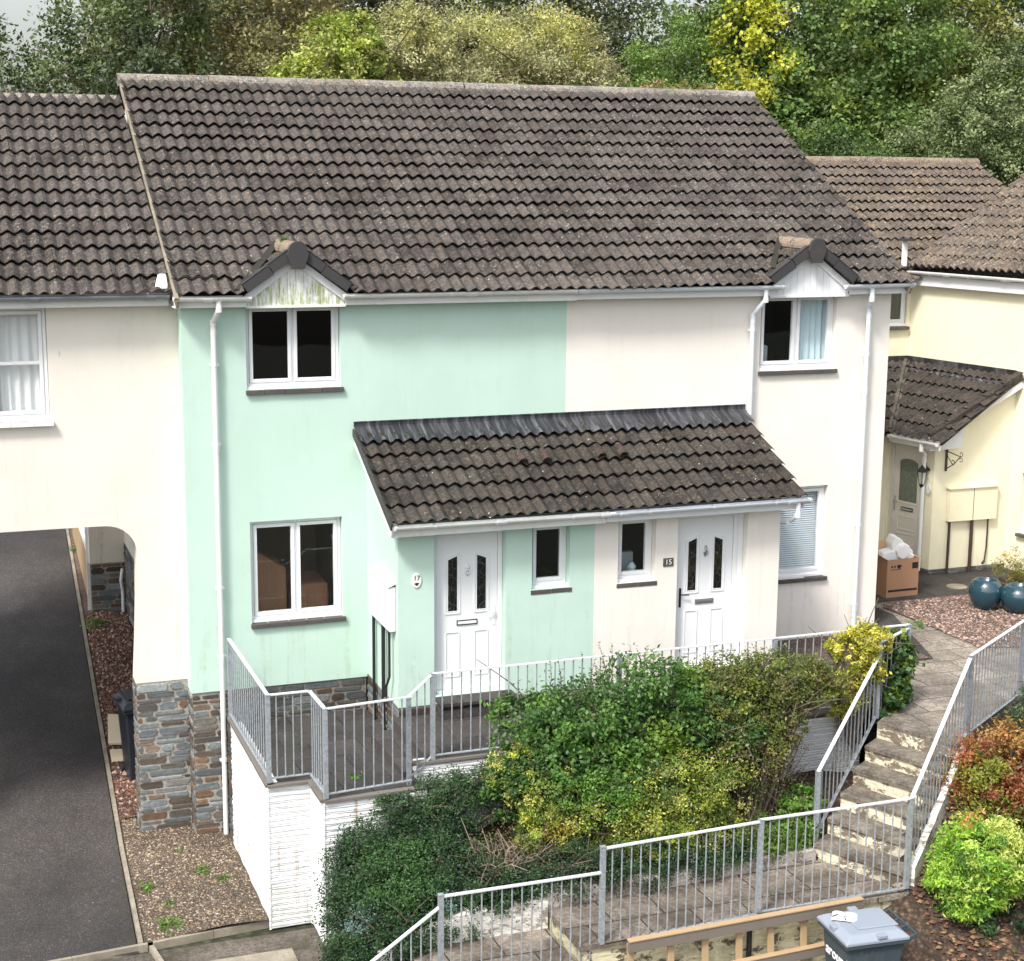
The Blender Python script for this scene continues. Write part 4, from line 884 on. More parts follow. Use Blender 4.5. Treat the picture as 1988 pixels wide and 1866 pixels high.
# garden wall with grey panel beyond the passage
t=thing('garden_fence','low boarded garden fence with white capping along the driveway behind the arch','fence',(-.42,10.5,-1.2))
mb=MB()
for i in range(9):
    y=8.82+i*.5; mb.prism([(-.46+.01*i,y,-1.3),(-.46+.01*i,y,-.18),(-.45+.01*i,y+.49,-.18),(-.45+.01*i,y+.49,-1.3)],(.04,0,0))
mb.build('boards',WOODN,t)
mb=MB(); mb.bar((-.45,8.84,-.16),(-.33,13.3,-.16),.07,.04); mb.box(-.50,-.40,8.80,8.86,-1.35,1.9); mb.build('capping',WHT2,t)
mb=MB(); mb.prism([(-.40,8.9,-.12),(-.40,8.9,1.9),(-.32,13.2,1.9),(-.32,13.2,-.12)],(.04,0,0)); mb.build('panel',PIPE,t)

# ================================================================ YELLOW HOUSE
W_=Vector((.196,-.98,0)).normalized(); E_=Vector((-W_.y,W_.x,0))
YH=thing('corner_house','pale yellow rendered house on the right with brown tiled roof and lean-to porch','house',(13.8,4,-.06))
M0=frameM((13.81,5,0),W_,E_)
mb=MB(M0); wall_holes(mb,0,6,-.06,4.72,0,[(2.80,3.95,.62,1.66)],thick=.25); mb.box(5.8,6,.26,6,-.06,4.7); mb.build('wall',Y_REN,YH)
mb=MB(); wall_holes(mb,10.16,13.82,-.06,4.66,5.0,[(12.72,13.735,3.90,4.62)],thick=.2); mb.build('recess_wall',Y_REN,YH)
window(YH,2.81,3.94,.65,1.65,.06,[0,.5,1],M=M0); 
window(YH,12.73,13.725,3.93,4.615,5.05,[0,.5,1],glass=GLASSD); room(YH,12.72,13.73,3.9,4.62,5.22,ROOMD,depth=1)
rf=tile_roof('rear_wing_roof',(9.9,4.62,4.72),(1,0,0),(0,4.38,2.13),8.0,4.87,YH,TILEB,gauge=4.87/13,seed=51,deck=.3); ridge('ridge_tiles',(9.9,9.02,6.87),(17.92,9.02,6.87),rf,RIDGEO,seed=52)
mb=MB(); mb.quad((9.9,9,6.83),(9.9,13,4.7),(17.9,13,4.7),(17.9,9,6.83)); mb.quad((17.85,5,-1),(17.85,12.9,-1),(17.85,12.9,4.75),(17.85,5,4.75)); mb.add([(17.85,5,4.7),(17.85,12.9,4.7),(17.85,9,6.8)],[(0,1,2)]); mb.build('rear_roof',TILEB,YH)
OR=Vector((13.66,4.86,4.97))
rf=tile_roof('roof',OR,W_,E_*.87+Vector((0,0,.49)),6.2,6.5,YH,TILEY,gauge=.345,seed=55,deck=.3,amp=.072,raise_=.036)
mb=MB(); mb.bar(OR-W_*.0+Vector((-.12,.02,.02)),OR+Vector((-.12,.02,.47)),.10,.03,up=(0,-1,0)); mb.build('verge_board',WHT2,YH); mb=MB(); mb.bar(OR+Vector((.0,.03,-.03)),OR+(E_*.87+Vector((0,0,.49)))*6.4+Vector((0,.03,-.03)),.04,.10); mb.build('verge_strip',TILEY,YH)
mb=MB(); a=OR+Vector((-.14,.0,.47)); mb.box(a.x-.06,a.x+.12,a.y-.1,a.y+.1,a.z,a.z+.04); mb.build('verge_cap',DKV,YH)
mb=MB(M0); mb.box(-.1,6.1,-.13,-.105,4.66,4.84); mb.box(-.1,6.1,-.105,-.002,4.66,4.675); mb.build('fascia',WHT,YH)
g0=OR-E_*.02+Vector((0,0,-.06)); gutter('gutter',g0-W_*.0,g0+W_*6.1,YH,WHT2,joints=(.9,2.2))
# lean-to
LT=W_; sA=.575
def zA(x,y): return 3.27-sA*((13.81-x)*E_.x+(5-y)*E_.y)
def zB(x,y): return 3.27-sA*(5-y)
TA=(E_+Vector((0,0,sA))).normalized(); TB=Vector((0,1,sA)).normalized()
xw_=13.81+.2*2.64
e0=Vector((13.81,5,0))-E_*1.78-W_*.4; OA=Vector((e0.x,e0.y,3.27-sA*1.78))
lr=tile_roof('porch_roof',OA,LT,TA,3.05,1.78*math.hypot(1,sA)-.12,YH,TILEL,gauge=.36,seed=61,keep=lambda p:zA(p.x,p.y)>=zB(p.x,p.y)-.02,deck=None,raise_=.04,deckpoly=[(12.40,3.22,zA(12.40,3.22)-.01),tuple(OA+LT*3.05+Vector((0,0,-.01))),(xw_,2.36,3.25),(13.81,5,3.26)])
tile_roof('porch_roof',(10.3,3.22,3.27-sA*1.78),(1,0,0),TB,3.6,1.78*math.hypot(1,sA)-.12,YH,TILEL,gauge=.36,seed=62,keep=lambda p:zB(p.x,p.y)>=zA(p.x,p.y)-.02 and p.x<13.85,deck=None,raise_=.04,deckpoly=[(10.3,3.22,zB(10,3.22)-.01),(12.38,3.22,zB(10,3.22)-.01),(13.8,5,3.26),(10.3,5,3.26)])
mb=MB(); 
def proof(x,y,dz=0): return (x,y,max(zA(x,y),zB(x,y))+dz)
vx=[(13.70,4.91),(12.36,3.25)]
mb.bar(proof(*vx[0],.06),proof(*vx[1],.06),.15,.012,up=(-.2,-.2,.9)); mb.bar(proof(13.72,4.93,.08),proof(12.37,3.27,.08),.05,.04,up=(-.2,-.2,.9)); mb.build('valley',CONC,lr)
mb=MB(); 
p0=Vector((13.81,5,0));p1=p0+W_*2.55
def fl(a,b,inn,z0,name):
    n=60;P=[]
    for i in range(n+1):
        q=a.lerp(b,i/n); h=.03*(.5+.5*math.cos(i*2.2)); P+=[q-inn*.30+Vector((0,0,z0-sA*.30+.035+h)),q-inn*.16+Vector((0,0,z0-sA*.16+.05)),q-inn*.012+Vector((0,0,z0-.02)),q-inn*.012+Vector((0,0,z0+.10))]
    mb.add(P,[(i*4+j,i*4+4+j,i*4+5+j,i*4+1+j) for i in range(n) for j in range(3)])
fl(p0,p1,E_,3.27,''); fl(Vector((10.2,5,0)),p0,Vector((0,1,0)),3.27,''); mb.build('lead_flashing',LEADF,lr)
# lean-to walls
mb=MB(); xw=p0.x+W_.x*2.5/.98; 
mb.add([(12.77,2.5,.03),(xw,2.5,.03),(xw,2.5,3.15),(12.77,2.5,zA(12.77,2.5)-.05)],[(0,1,2,3)]); mb.build('porch_wall',Y_REN,YH)
Md=frameM((12.52,3.5,0),(.2456,-.9694,0),(.9694,.2456,0))
mb=MB(Md); wall_holes(mb,0,1.031,.03,2.25,0,[(.03,.83,.10,2.12)],thick=.15); mb.build('porch_wall',Y_REN,YH); mb=MB(); mb.quad((10.2,3.5,.0),(12.52,3.5,.0),(12.52,3.5,2.3),(10.2,3.5,2.3)); mb.build('porch_wall',Y_REN,YH)
CRD=painted('ivory door',(.70,.67,.60),.35,dirtamt=.1,bump=0)
door(YH,.035,.825,.10,2.115,.05,M=Md,style='arch',hinge='R',glassm=OBSC,framem=CRD,knock=None,handlem=CHROME,lab='ivory porch door with one arched obscured pane')
mb=MB(); stonework(mb,(12.77,2.505,-.10),(1,0,0),(0,-1,0),1.55,.13,71,.55); stonework(mb,(12.525,3.5,-.10),(.2456,-.9694,0),(-.9694,-.2456,0),1.03,.13,72,.5); stonework(mb,(10.2,3.49,-.1),(1,0,0),(0,-1,0),2.3,.1,73,.5); mb.build('stone_base',STONE,YH)
mb=MB(); b0=OA+LT*3.05; a=Vector((b0.x-.02,2.36,zA(b0.x,2.36)-.03)); b=Vector((xw,2.36,3.17)); mb.bar(a,b,.03,.14,up=(0,0,1))
mb.prism([(a.x,2.345,2.10),(13.17,2.345,2.13),(13.22,2.345,zA(13.22,2.36)-.12),(a.x,2.345,a.z)],(0,.15,0)); mb.build('bargeboard',WHT,YH)
mb=MB(); va=Vector((a.x,2.345,zA(a.x,2.345))); vb=Vector((xw,2.345,zA(xw,2.345)))
for i in range(5):
    s0=va.lerp(vb,i/5)+Vector((0,-.004*(i%2),.0)); s1=va.lerp(vb,(i+1)/5-.006); mb.bar(s0+Vector((0,0,.045)),s1+Vector((0,0,.045)),.03,.13,up=(0,0,1)); mb.bar(s0+Vector((0,.07,.115)),s1+Vector((0,.07,.105)),.16,.02,up=(0,0,1))
mb.build('verge_units',TILEL,YH)
gA=OA+LT*2.98-E_*.04+Vector((0,0,.02)); gutter('porch_gutter',gA-LT*1.1,gA,YH,WHT2); mb=MB(); q=gA+E_*.07; mb.bar(q-LT*1.15+Vector((0,0,-.05)),q+Vector((0,0,-.05)),.02,.16); mb.build('porch_fascia',WHT,YH)
pb=Vector((12.70,2.62,0)); gg=gA-LT*.35
downpipe(YH,[(gg.x,gg.y,2.25),(gg.x,gg.y,2.12),(pb.x-.05,pb.y,2.0),(pb.x-.05,pb.y,1.9),(pb.x-.05,pb.y,.0)],WHT,r=.032)
mb=MB(); mb.box(13.05,14.0,2.40,2.49,.86,1.42); mb.box(13.02,14.03,2.37,2.50,1.42,1.445); mb.box(13.52,13.53,2.395,2.40,.87,1.41,1); bx=mb.build('meter_cabinet',[CRMP,SLATE],YH,bevel=.004)
mb=MB(); mb.tube([(13.10,2.45,.86),(13.10,2.45,-.08)],.024,8); mb.tube([(13.55,2.45,.86),(13.55,2.45,-.08)],.030,8); mb.tube([(13.88,2.46,.86),(13.88,2.46,.35),(13.84,2.44,.12)],.014,8); mb.tube([(13.84,2.44,.12),(13.79,2.42,.08)],.022,8); mb.build('service_pipe',IRON,YH)
# coach lamp
mb=MB(); c=Vector((12.62,2.62,1.62)); mb.lathe([(.045,-.02),(.05,0),(.02,.03)],12,(c.x+.10,c.y,c.z+.12)); mb.tube([c+Vector((.10,0,.14)),c+Vector((.05,0,.22)),c+Vector((0,0,.19))],.012,8)
mb.lathe([(.012,.20),(.03,.17),(.095,.10),(.10,.085),(.0,.085)],6,c); mb.lathe([(.0,-.19),(.02,-.18),(.045,-.145),(.05,-.13),(.0,-.13)],6,c)
for k in range(6): a_=k*math.pi/3; mb.tube([c+Vector((.048*math.cos(a_),.048*math.sin(a_),-.13)),c+Vector((.085*math.cos(a_),.085*math.sin(a_),.09))],.005,4)
lm=mb.build('wall_lamp',BLK,YH); mb=MB(); mb.lathe([(.043,-.13),(.078,.085)],6,c); mb.build('lamp_glass',GLASSC,lm)
mb=MB(); mb.prism([(12.742-.02+0*a_,2.56+.055*math.cos(a_),1.42+.085*math.sin(a_)) for a_ in [i*math.pi/10 for i in range(20)]],(-.012,0,0)); mb.build('number_plaque',CERAM,YH)
# hanging basket bracket
mb=MB(); B0=Vector((12.99,2.48,2.10)); mb.box(B0.x-.018,B0.x+.018,2.475,2.495,1.72,2.12); 
arm=Vector((B0.x+.02,2.13,2.02)); mb.tube([B0+Vector((0,0,-.04)),arm],.008,6); mb.tube([Vector((B0.x,2.48,1.76)),Vector((B0.x+.01,2.30,1.86)),arm],.008,6); mb.tube([B0+Vector((0,0,-.1)),Vector((B0.x+.01,2.33,1.86))],.006,6)
for cc in (arm+Vector((0,-.02,.04)),arm+Vector((0,-.02,-.05)),Vector((B0.x+.01,2.31,1.90))): mb.tube([cc+Vector((0,.035*math.cos(q),.035*math.sin(q))) for q in [i*math.pi/5 for i in range(10)]],.006,5)
mb.build('basket_bracket',IRON,YH)

# ================================================================ TERRACE
mb=MB(); mb.add([(.46,0,-.50),(2.34,0,-.50),(2.34,-3.40,-.315),(.95,-3.40,-.315),(.95,-2.74,-.34),(.46,-2.74,-.34)],[(0,5,4,3,2,1)]); mb.box(1.97,2.25,-2.95,-1.50,-.55,-.27); mb.box(2.25,10.13,-3.10,-1.50,-.55,-.12); mb.box(7.62,10.13,-1.5,-.0,-.55,-.121); struct(mb.build('terrace_paving',PAVD))
mb=MB(); mb.box(.436,.56,-2.76,-.45,-2.06,-.33); mb.box(.56,1.03,-2.76,-2.66,-2.06,-.331); mb.box(.93,1.03,-3.43,-2.761,-2.06,-.332); mb.box(1.031,2.1,-3.43,-3.33,-2.06,-.333); mb.box(2.0,2.1,-3.329,-3.14,-2.06,-.335); mb.box(2.101,7.95,-3.14,-2.9,-2.0,-.14)
ribwall(mb,(.434,-.45,-2.06),(0,-1,0),(-1,0,0),2.31,1.73,1); ribwall(mb,(.434,-2.762,-2.06),(1,0,0),(0,-1,0),.49,1.73,2); ribwall(mb,(.928,-2.762,-2.06),(0,-1,0),(-1,0,0),.67,1.73,3); ribwall(mb,(.928,-3.432,-2.06),(1,0,0),(0,-1,0),1.17,1.73,4); ribwall(mb,(2.1,-3.142,-2.0),(1,0,0),(0,-1,0),5.85,1.86,5)
for cx_,cy_ in ((.424,-2.773),(.918,-2.775),(.918,-3.442)): mb.tube([(cx_,cy_,-2.06),(cx_,cy_,-.335)],.016,8)
tag(mb.build('retaining_wall',WWALL),'whitewashed ribbed block retaining wall holding up the front terrace','wall')
mb=MB(); 
for a,b in (((.44,-.30,-.31),(.44,-2.77,-.31)),((.42,-2.77,-.31),(.92,-2.77,-.31)),((.92,-2.77,-.305),(.92,-3.44,-.30)),((.92,-3.44,-.30),(1.97,-3.40,-.30)),((1.97,-3.14,-.10),(8.62,-3.10,-.09))): mb.bar(a,b,.09,.032)
struct(mb.build('terrace_coping',COPE))
mb=MB(); stonework(mb,(.44,0,-2.06),(0,-1,0),(-1,0,0),.45,1.7,75,.45); tag(mb.build('stone_return',STONE),'dark stone return between the green house and the white retaining wall','wall')
mb=MB(); mb.quad((7.66,-1.3,-.116),(9.9,-1.2,-.116),(9.9,-.02,-.116),(7.66,-.02,-.116)); struct(mb.build('gravel_border',GRAVR))
# right-hand yard
mb=MB(); 
yp=[(7.84,-3.70),(8.27,-4.76),(10.6,-2.98),(17,1.0),(17,5.0),(10.14,5.0),(10.14,-.5),(8.66,-3.08)]
mb.add([(x,y,-.06) for x,y in yp]+[(x,y,-1.2) for x,y in yp],[tuple(range(8))]+[(i,8+i,8+(i+1)%8,(i+1)%8) for i in range(8)]); struct(mb.build('yard_path',PAVL))
mb=MB(); mb.add([(8.68,-3.04,-.056),(9.6,-1.7,-.056),(10.05,-1.66,-.056),(10.8,.5,-.056),(10.75,1.2,-.056),(17,1.12,-.056),(17,5,-.056),(10.15,5,-.056),(10.15,-.9,-.056),(9.3,-1.9,-.056)],[tuple(range(10))]); struct(mb.build('dark_paving',PAVD))
mb=MB(); mb.add([(10.86,.9,-.045),(10.95,-.3,-.045),(11.0,-1.40,-.045),(12.3,-1.9,-.045),(17,.9,-.045),(17,1.05,-.045),(12.76,1.18,-.045),(11.1,1.12,-.045)],[tuple(range(8))]); mb.add([(9.55,-1.62,-.045),(10.02,-1.64,-.045),(9.95,-1.2,-.045)],[(0,1,2)]); struct(mb.build('yard_gravel',GRAVR))
def yg(r):
    while True:
        x=r.uniform(10.9,14.2); y=r.uniform(-1.6,1.1)
        if x>10.9+.05*abs(y) and y<1.1 and y>-1.4-(x-11)*.35: return x,y,-.043
tag(scatter('yard_chippings',yg,5200,.022,[(.14,.09,.07),(.26,.17,.13),(.32,.21,.17),(.20,.15,.13),(.45,.35,.30)],LITTER,15),'pinkish brown chippings covering the yard beside the blue pots','gravel',kind='stuff')
mb=MB(); mb.box(11.0,12.5,2.95,3.48,-.06,.06); struct(mb.build('porch_step',PAVD,bevel=.01))

# ---- steps down to the landing
ST=thing('garden_steps','worn concrete garden steps with flaking cream risers between two railings','steps',(7.4,-4.6,-1.25))
L0,L5=Vector((7.83,-3.72,0)),Vector((6.45,-4.66,0)); R0,R5=Vector((8.26,-4.76,0)),Vector((6.97,-5.70,0))
for i in range(6):
    z=-.055-.2*i; a=L0.lerp(L5,i/5);b=R0.lerp(R5,i/5); c_=R0.lerp(R5,(i-1)/5);d=L0.lerp(L5,(i-1)/5); o=(a-d).normalized()*.025 if i else Vector((0,0,0))
    mb=MB(); mb.prism([a+Vector((0,0,-1.3)),b+Vector((0,0,-1.3)),c_+Vector((0,0,-1.3)),d+Vector((0,0,-1.3))],(0,0,1.3+z-.045),0)
    mb.prism([a+o+Vector((0,0,z-.045)),b+o+Vector((0,0,z-.045)),c_+Vector((0,0,z-.045)),d+Vector((0,0,z-.045))],(0,0,.045),1)
    s=mb.build('step',[RISER,WORN],ST)
mb=MB(); 
for i in range(6):
    a=R0.lerp(R5,i/5)+Vector((.03,-.03,0)); b=R0.lerp(R5,(i+1)/5)+Vector((.03,-.03,0)); z=-.055-.2*i
    if i<5: mb.prism([a+Vector((0,0,-1.6)),b+Vector((0,0,-1.6)),b+Vector((0,0,z-.12)),a+Vector((0,0,z+.05))],(.05,-.06,0))
mb.build('stringer',GWALL,ST)
# ---- landings
mb=MB(); mb.box(3.03,6.98,-5.80,-4.55,-1.31,-1.25); mb.box(1.45,3.02,-5.80,-4.80,-1.51,-1.45); mb.box(.55,1.44,-5.80,-4.70,-1.71,-1.65); struct(mb.build('landing_paving',PAVM))
mb=MB(); mb.box(3.05,6.97,-5.77,-4.6,-2.2,-1.312); mb.box(1.47,3.049,-5.77,-4.8,-2.2,-1.512); mb.box(.57,1.469,-5.77,-4.7,-2.2,-1.712); tag(mb.build('retaining_wall',YWALL),'blackened cream retaining wall under the landing, behind the timber frame','wall')
mb=MB(); mb.prism([(3.02,-4.92,-1.245),(6.42,-4.74,-1.245),(6.42,-4.74,-1.11),(3.02,-4.92,-1.08)],(0,.2,0)); tag(mb.build('planter_kerb',flaky('mossy pale block',(.24,.20,.17),(.46,.42,.38),.5)),'low grey pink planter edging along the back of the upper landing','wall'); mb=MB(); mb.box(1.95,3.018,-4.93,-4.75,-2.1,-1.15); mb.prism([(1.15,-4.925,-2.1),(1.949,-4.925,-2.1),(1.949,-4.925,-1.20),(1.15,-4.925,-1.50)],(0,.17,0)); tag(mb.build('planter_wall',GWALL),'whitewashed planter wall stepping down behind the lower landing at bottom left','wall')
# planting bed and bank
mb=MB(); xs=np.linspace(.95,7.9,24); ysn=np.linspace(-3.1,-4.72,9); P=[]
for y in ysn:
    for x in xs:
        u=(y+3.1)/-1.62; zl=-.85*(1-u)-1.20*u; zl-= max(0,(3.2-x))*.28*(1-u*.4); 
        P.append((x,y,zl+.05*math.sin(x*5+y*3)))
n=len(xs); mb.add(P,[(j*n+i,(j+1)*n+i,(j+1)*n+i+1,j*n+i+1) for j in range(8) for i in range(n-1)]); struct(mb.build('planting_bed',SOIL,smooth=True))
def bankz(x,y):
    d=(x-8.26)*.622+(y+4.8)*-.783; s=(x-8.26)*.783+(y+4.8)*.622
    z=-.20-.42*max(d-.05,0)+min(0,s)*.66; return max(z,-2.15)
mb=MB(); xs=np.linspace(6.0,17,45); yn=np.linspace(-10,-2.0,41); P=[(x,y,bankz(x,y)+.04*math.sin(3*x+2*y)*math.sin(4*y)) for y in yn for x in xs]; n=len(xs)
F=[(j*n+i,j*n+i+1,(j+1)*n+i+1,(j+1)*n+i) for j in range(40) for i in range(n-1) if (P[j*n+i][0]-8.26)*.622+(P[j*n+i][1]+4.8)*-.783>-.30 and (P[j*n+i][0]>6.98 or P[j*n+i][1]<-5.9)]
mb.add(P,F); struct(mb.build('bank',SOIL,smooth=True))
def bk(r):
    while True:
        x=r.uniform(7.0,11.5); y=r.uniform(-8.5,-4.8)
        if (x-8.26)*.622+(y+4.8)*-.783>.0: return x,y,bankz(x,y)+.02
tag(scatter('fallen_leaves',bk,9000,.034,[(.05,.03,.018),(.12,.06,.035),(.20,.11,.06),(.07,.045,.03),(.28,.18,.09),(.16,.07,.04)],LITTER,25,.5),'brown fallen leaves littering the bank behind the grey bin','leaf litter',kind='stuff')

# ---- railings
def rail_thing(label,loc,group='galvanised railings'): return thing('railing',label,'railing',loc,group)
RA=rail_thing('grey galvanised railing zigzagging round the dark lower terrace corner by the green house',(1.2,-2.5,-.3))
rail_run(RA,(.44,-.32,-.30),(.44,-2.77,-.27),1.04,post0=True,spacing=.135); rail_run(RA,(.44,-2.77,-.27),(.92,-2.77,-.27),1.04,spacing=.1); rail_run(RA,(.92,-2.77,-.27),(.94,-3.44,-.27),1.04,post0=False,spacing=.10); rail_run(RA,(.94,-3.44,-.27),(1.96,-3.33,-.27),1.04); rods(_rc[('p',1.04)],'post',RA,[(1.96,-3.22,-.32)])
RB=rail_thing('long straight galvanised railing along the terrace in front of both doors',(5.3,-3.1,-.08))
rail_run(RB,(1.97,-3.2,-.30),(2.27,-3.14,-.08),1.03,post0=False); rail_run(RB,(2.27,-3.14,-.08),(8.64,-3.08,-.08),1.03,post1=True,spacing=.115); rods(_rc[('p',1.03)],'post',RB,[(4.6,-3.12,-.08),(6.7,-3.1,-.08)])
RC=rail_thing('sloping galvanised railing up the left side of the steps with ivy',(7.6,-3.9,-1.05))
rail_run(RC,(7.95,-3.50,-.09),(8.64,-3.08,-.08),.98,post0=True); rail_run(RC,(6.50,-4.58,-1.08),(7.95,-3.50,-.13),.86,base=.08,spacing=.12)
RD=rail_thing('tall railing with sky-bright top rail up the right side of the steps past the red shrub',(8.5,-4.7,-1.2))
rail_run(RD,(6.95,-5.78,-1.22),(8.52,-4.55,-.10),1.04,post0=False,spacing=.12,base=.10); rail_run(RD,(8.55,-4.52,-.07),(10.15,-3.42,-.07),1.03,post1=True,spacing=.11)
RE=rail_thing('galvanised railing along the front of the landing above the timber frame',(5.1,-5.78,-1.25))
rail_run(RE,(5.10,-5.78,-1.20),(6.95,-5.78,-1.20),1.05,post1=True,base=.0); rail_run(RE,(3.28,-5.78,-1.27),(5.10,-5.78,-1.22),1.05,base=.0,posth=1.07)
RF=rail_thing('lower galvanised railing stepping down to the left above the white planter wall',(2.2,-5.78,-1.5))
rail_run(RF,(1.54,-5.78,-1.50),(3.26,-5.78,-1.50),1.02,base=-.02,posth=1.04); rail_run(RF,(.62,-5.78,-2.20),(1.54,-5.78,-1.58),1.00,post0=True,base=.0)

# ---- timber frame leaning on the wall
TF=thing('timber_frame','weathered softwood batten frame leaning against the stained cream wall','timber frame',(4.8,-5.95,-2.15))
mb=MB(); mb.bar((3.52,-5.93,-1.275),(6.3,-5.93,-1.225),.05,.12); mb.build('top_rail',WOODG,TF,bevel=.004)
mb=MB(); mb.bar((3.52,-5.925,-1.207),(6.3,-5.925,-1.157),.08,.018); mb.build('capping',WOODN,TF,bevel=.003)
mb=MB(); mb.bar((3.56,-5.95,-1.74),(6.3,-5.95,-1.66),.05,.11); mb.build('middle_rail',WOODG,TF,bevel=.004)
mb=MB(); mb.bar((3.56,-5.945,-1.678),(6.3,-5.945,-1.598),.075,.014); mb.build('capping',WOODN,TF,bevel=.003)
for x in (3.56,4.02,4.42,4.82,5.20,5.60,5.98): mb=MB(); mb.bar((x,-5.885,-1.26+(x-3.5)*.018),(x+.03,-5.90,-2.15),.07,.035,up=(0,1,0)); mb.build('batten',WOODN,TF,bevel=.003)
# black pipe on the wall
mb=MB(); mb.tube([(5.0,-5.80,-1.32),(5.0,-5.80,-2.15)],.03,8); tag(mb.build('drain_pipe',BLK),'black drain pipe running down the cream wall behind the battens','pipe')

# ---- wheelie bins
def bin_(name,label,c,rot,body,lid,h=1.0,text=None,num=None):
    root=thing(name,label,'wheelie bin',c); M=Matrix.Translation(Vector(c))@Matrix.Rotation(rot,4,'Z')
    # local: front toward -x, hinge and handle toward +x
    mb=MB(M); wb,db,wt,dt=.24,.25,.29,.33
    B=[(-db,-wb),(db*.85,-wb),(db*.85,wb),(-db,wb)];T=[(-dt,-wt),(dt,-wt),(dt,wt),(-dt,wt)]
    P=[(x,y,.05) for x,y in B]+[(x,y,h-.1) for x,y in T]; mb.add(P,[(3,2,1,0),(0,1,5,4),(1,2,6,5),(2,3,7,6),(3,0,4,7),(4,5,6,7)])
    for k in (-.5,-.05,.4):
        for s in (-1,1): mb.add([(-.2+.25*(k+.5),s*(wb+.004),.12),(-.16+.25*(k+.5),s*(wb+.004),.12),(-.15+.28*(k+.5),s*(wt+.006),h-.13),(-.2+.28*(k+.5),s*(wt+.006),h-.13)],[(0,1,2,3)])
    bo=mb.build('body',body,root,bevel=.02)
    mb=MB(M); mb.box(-dt-.035,dt+.03,-wt-.04,wt+.04,h-.125,h-.085); mb.build('rim',body,root,bevel=.012)
    mb=MB(M); a=dt+.045; w2=wt+.05
    def ringp(x,y,z): return [(-x,-y,z),(x*.93,-y,z),(x*.93,y,z),(-x,y,z)]
    P=ringp(a,w2,h-.08)+ringp(a,w2,h-.045)+ringp(a-.05,w2-.045,h-.01)+ringp(a-.09,w2-.08,h+.012)
    F=[(3,2,1,0)]+[(4*l+i,4*l+(i+1)%4,4*l+4+(i+1)%4,4*l+4+i) for l in range(3) for i in range(4)]+[(12,13,14,15)]
    mb.add(P,F); mb.prism([(-.16,-.18,h+.010),(.30,-.18,h+.010),(.30,.22,h+.010),(-.16,.22,h+.010)],(0,0,.018)); 
    mb.box(-a-.005,-a+.05,-.05,.05,h-.035,h+.012); mb.box(-.02,.08,-w2-.012,-w2+.06,h-.03,h+.012) ; mb.box(-.02,.08,w2-.06,w2+.012,h-.03,h+.012); lo=mb.build('lid',lid,root,bevel=.012)
    mb=MB(M); hx=dt+.13; mb.tube([(hx,-wt,h-.06),(hx,wt,h-.06)],.014,8)
    for y in (-wt,-.08,.08,wt): mb.bar((dt,y,h-.11),(hx,y,h-.06),.02,.035)
    mb.build('handle',body,root)
    for s in (-1,1):
        mb=MB(M@Matrix.Translation((db*.9,s*(wb+.03),.1))@Matrix.Rotation(R(90),4,'X')); mb.lathe([(.0,-.025),(.09,-.025),(.1,-.018),(.1,.018),(.09,.025),(.0,.025)],20); mb.build('wheel',BLK,root)
    if text:
        Mt=Matrix.Translation(Vector((0,0,0)))@(M@Matrix.Translation((-(dt+.012)+.012,-.05,h-.32))@Matrix.Rotation(R(-5),4,'Y')@Matrix.Rotation(R(-90),4,'Z')@Matrix.Rotation(R(90),4,'X'))
        text_on(bo,text,(0,0,0),.17,PAPER,'lettering',M=Mt,ext=.002,shear=.15,bold=.004)
    if num:
        Mt=M@Matrix.Translation((-.17,.10,h+.032))@Matrix.Rotation(R(-30),4,'Z'); text_on(lo,num,(0,0,0),.25,PAPER,'lettering',M=Mt,ext=.003,bold=.02)
    return root
bin_('wheelie_bin','grey wheelie bin with pale faded lid and white number, in front of the landing',(5.93,-6.55,-2.15),R(-4),BINM,BINL,h=1.06,text='around',num='23')
bin_('wheelie_bin','black wheelie bin tucked in the passage behind the stone pillar',(-.40,2.00,-1.86),R(95),BIND,BIND,h=1.20)
mb=MB(); mb.prism([(-.80,2.78,-1.60),(-.60,2.72,-1.60),(-.50,3.45,-1.42),(-.72,3.55,-1.42)],(-.01,-.02,.035)); mb.prism([(-.80,2.45,-1.74),(-.60,2.40,-1.74),(-.58,2.72,-1.70),(-.79,2.76,-1.70)],(0,0,.035)); tag(mb.build('stone_slab',KERBP),'pale broken slab lying by the black bin at the driveway edge','slab')

# ---- carton, pots
CT=thing('cardboard_box','open brown cardboard box stuffed with white packing on the yard paving','box',(11.5,1.45,-.056))
Mc=Matrix.Translation((11.52,1.62,-.055))@Matrix.Rotation(R(2),4,'Z')
mb=MB(Mc); w,d_,h=.30,.22,.62
for a,b in (((-w,-d_),(w,-d_)),((w,-d_),(w,d_)),((w,d_),(-w,d_)),((-w,d_),(-w,-d_))): mb.bar((a[0],a[1],h/2),(b[0],b[1],h/2),.008,h)
mb.box(-w,w,-d_,d_,0,.01); mf=MB(Mc); mf.quad((-w,-d_,h),(-w,d_,h),(-w-.24,d_,h+.10),(-w-.24,-d_,h+.14)); mf.quad((w,-d_,h),(w+.25,-d_,h-.12),(w+.25,d_,h-.08),(w,d_,h)); mf.quad((-w,d_,h),(w,d_,h),(w,d_+.1,h+.18),(-w,d_+.1,h+.2)); mf.build('flap',CARDI,CT)
mb.box(-w+.03,w-.02,-d_-.0065,-d_-.0045,.09,.125,1); mb.box(w-.13,w-.02,-d_-.0065,-d_-.0045,h-.17,h-.07,1); 
for k in range(4): mb.box(-w+.07+.055*k,-w+.10+.055*k,-d_-.0065,-d_-.0045,h-.13,h-.10,1)
for k in range(5): mb.box(-w+.07+.04*k,-w+.095+.04*k,-d_-.0065,-d_-.0045,h-.17,h-.155,1)
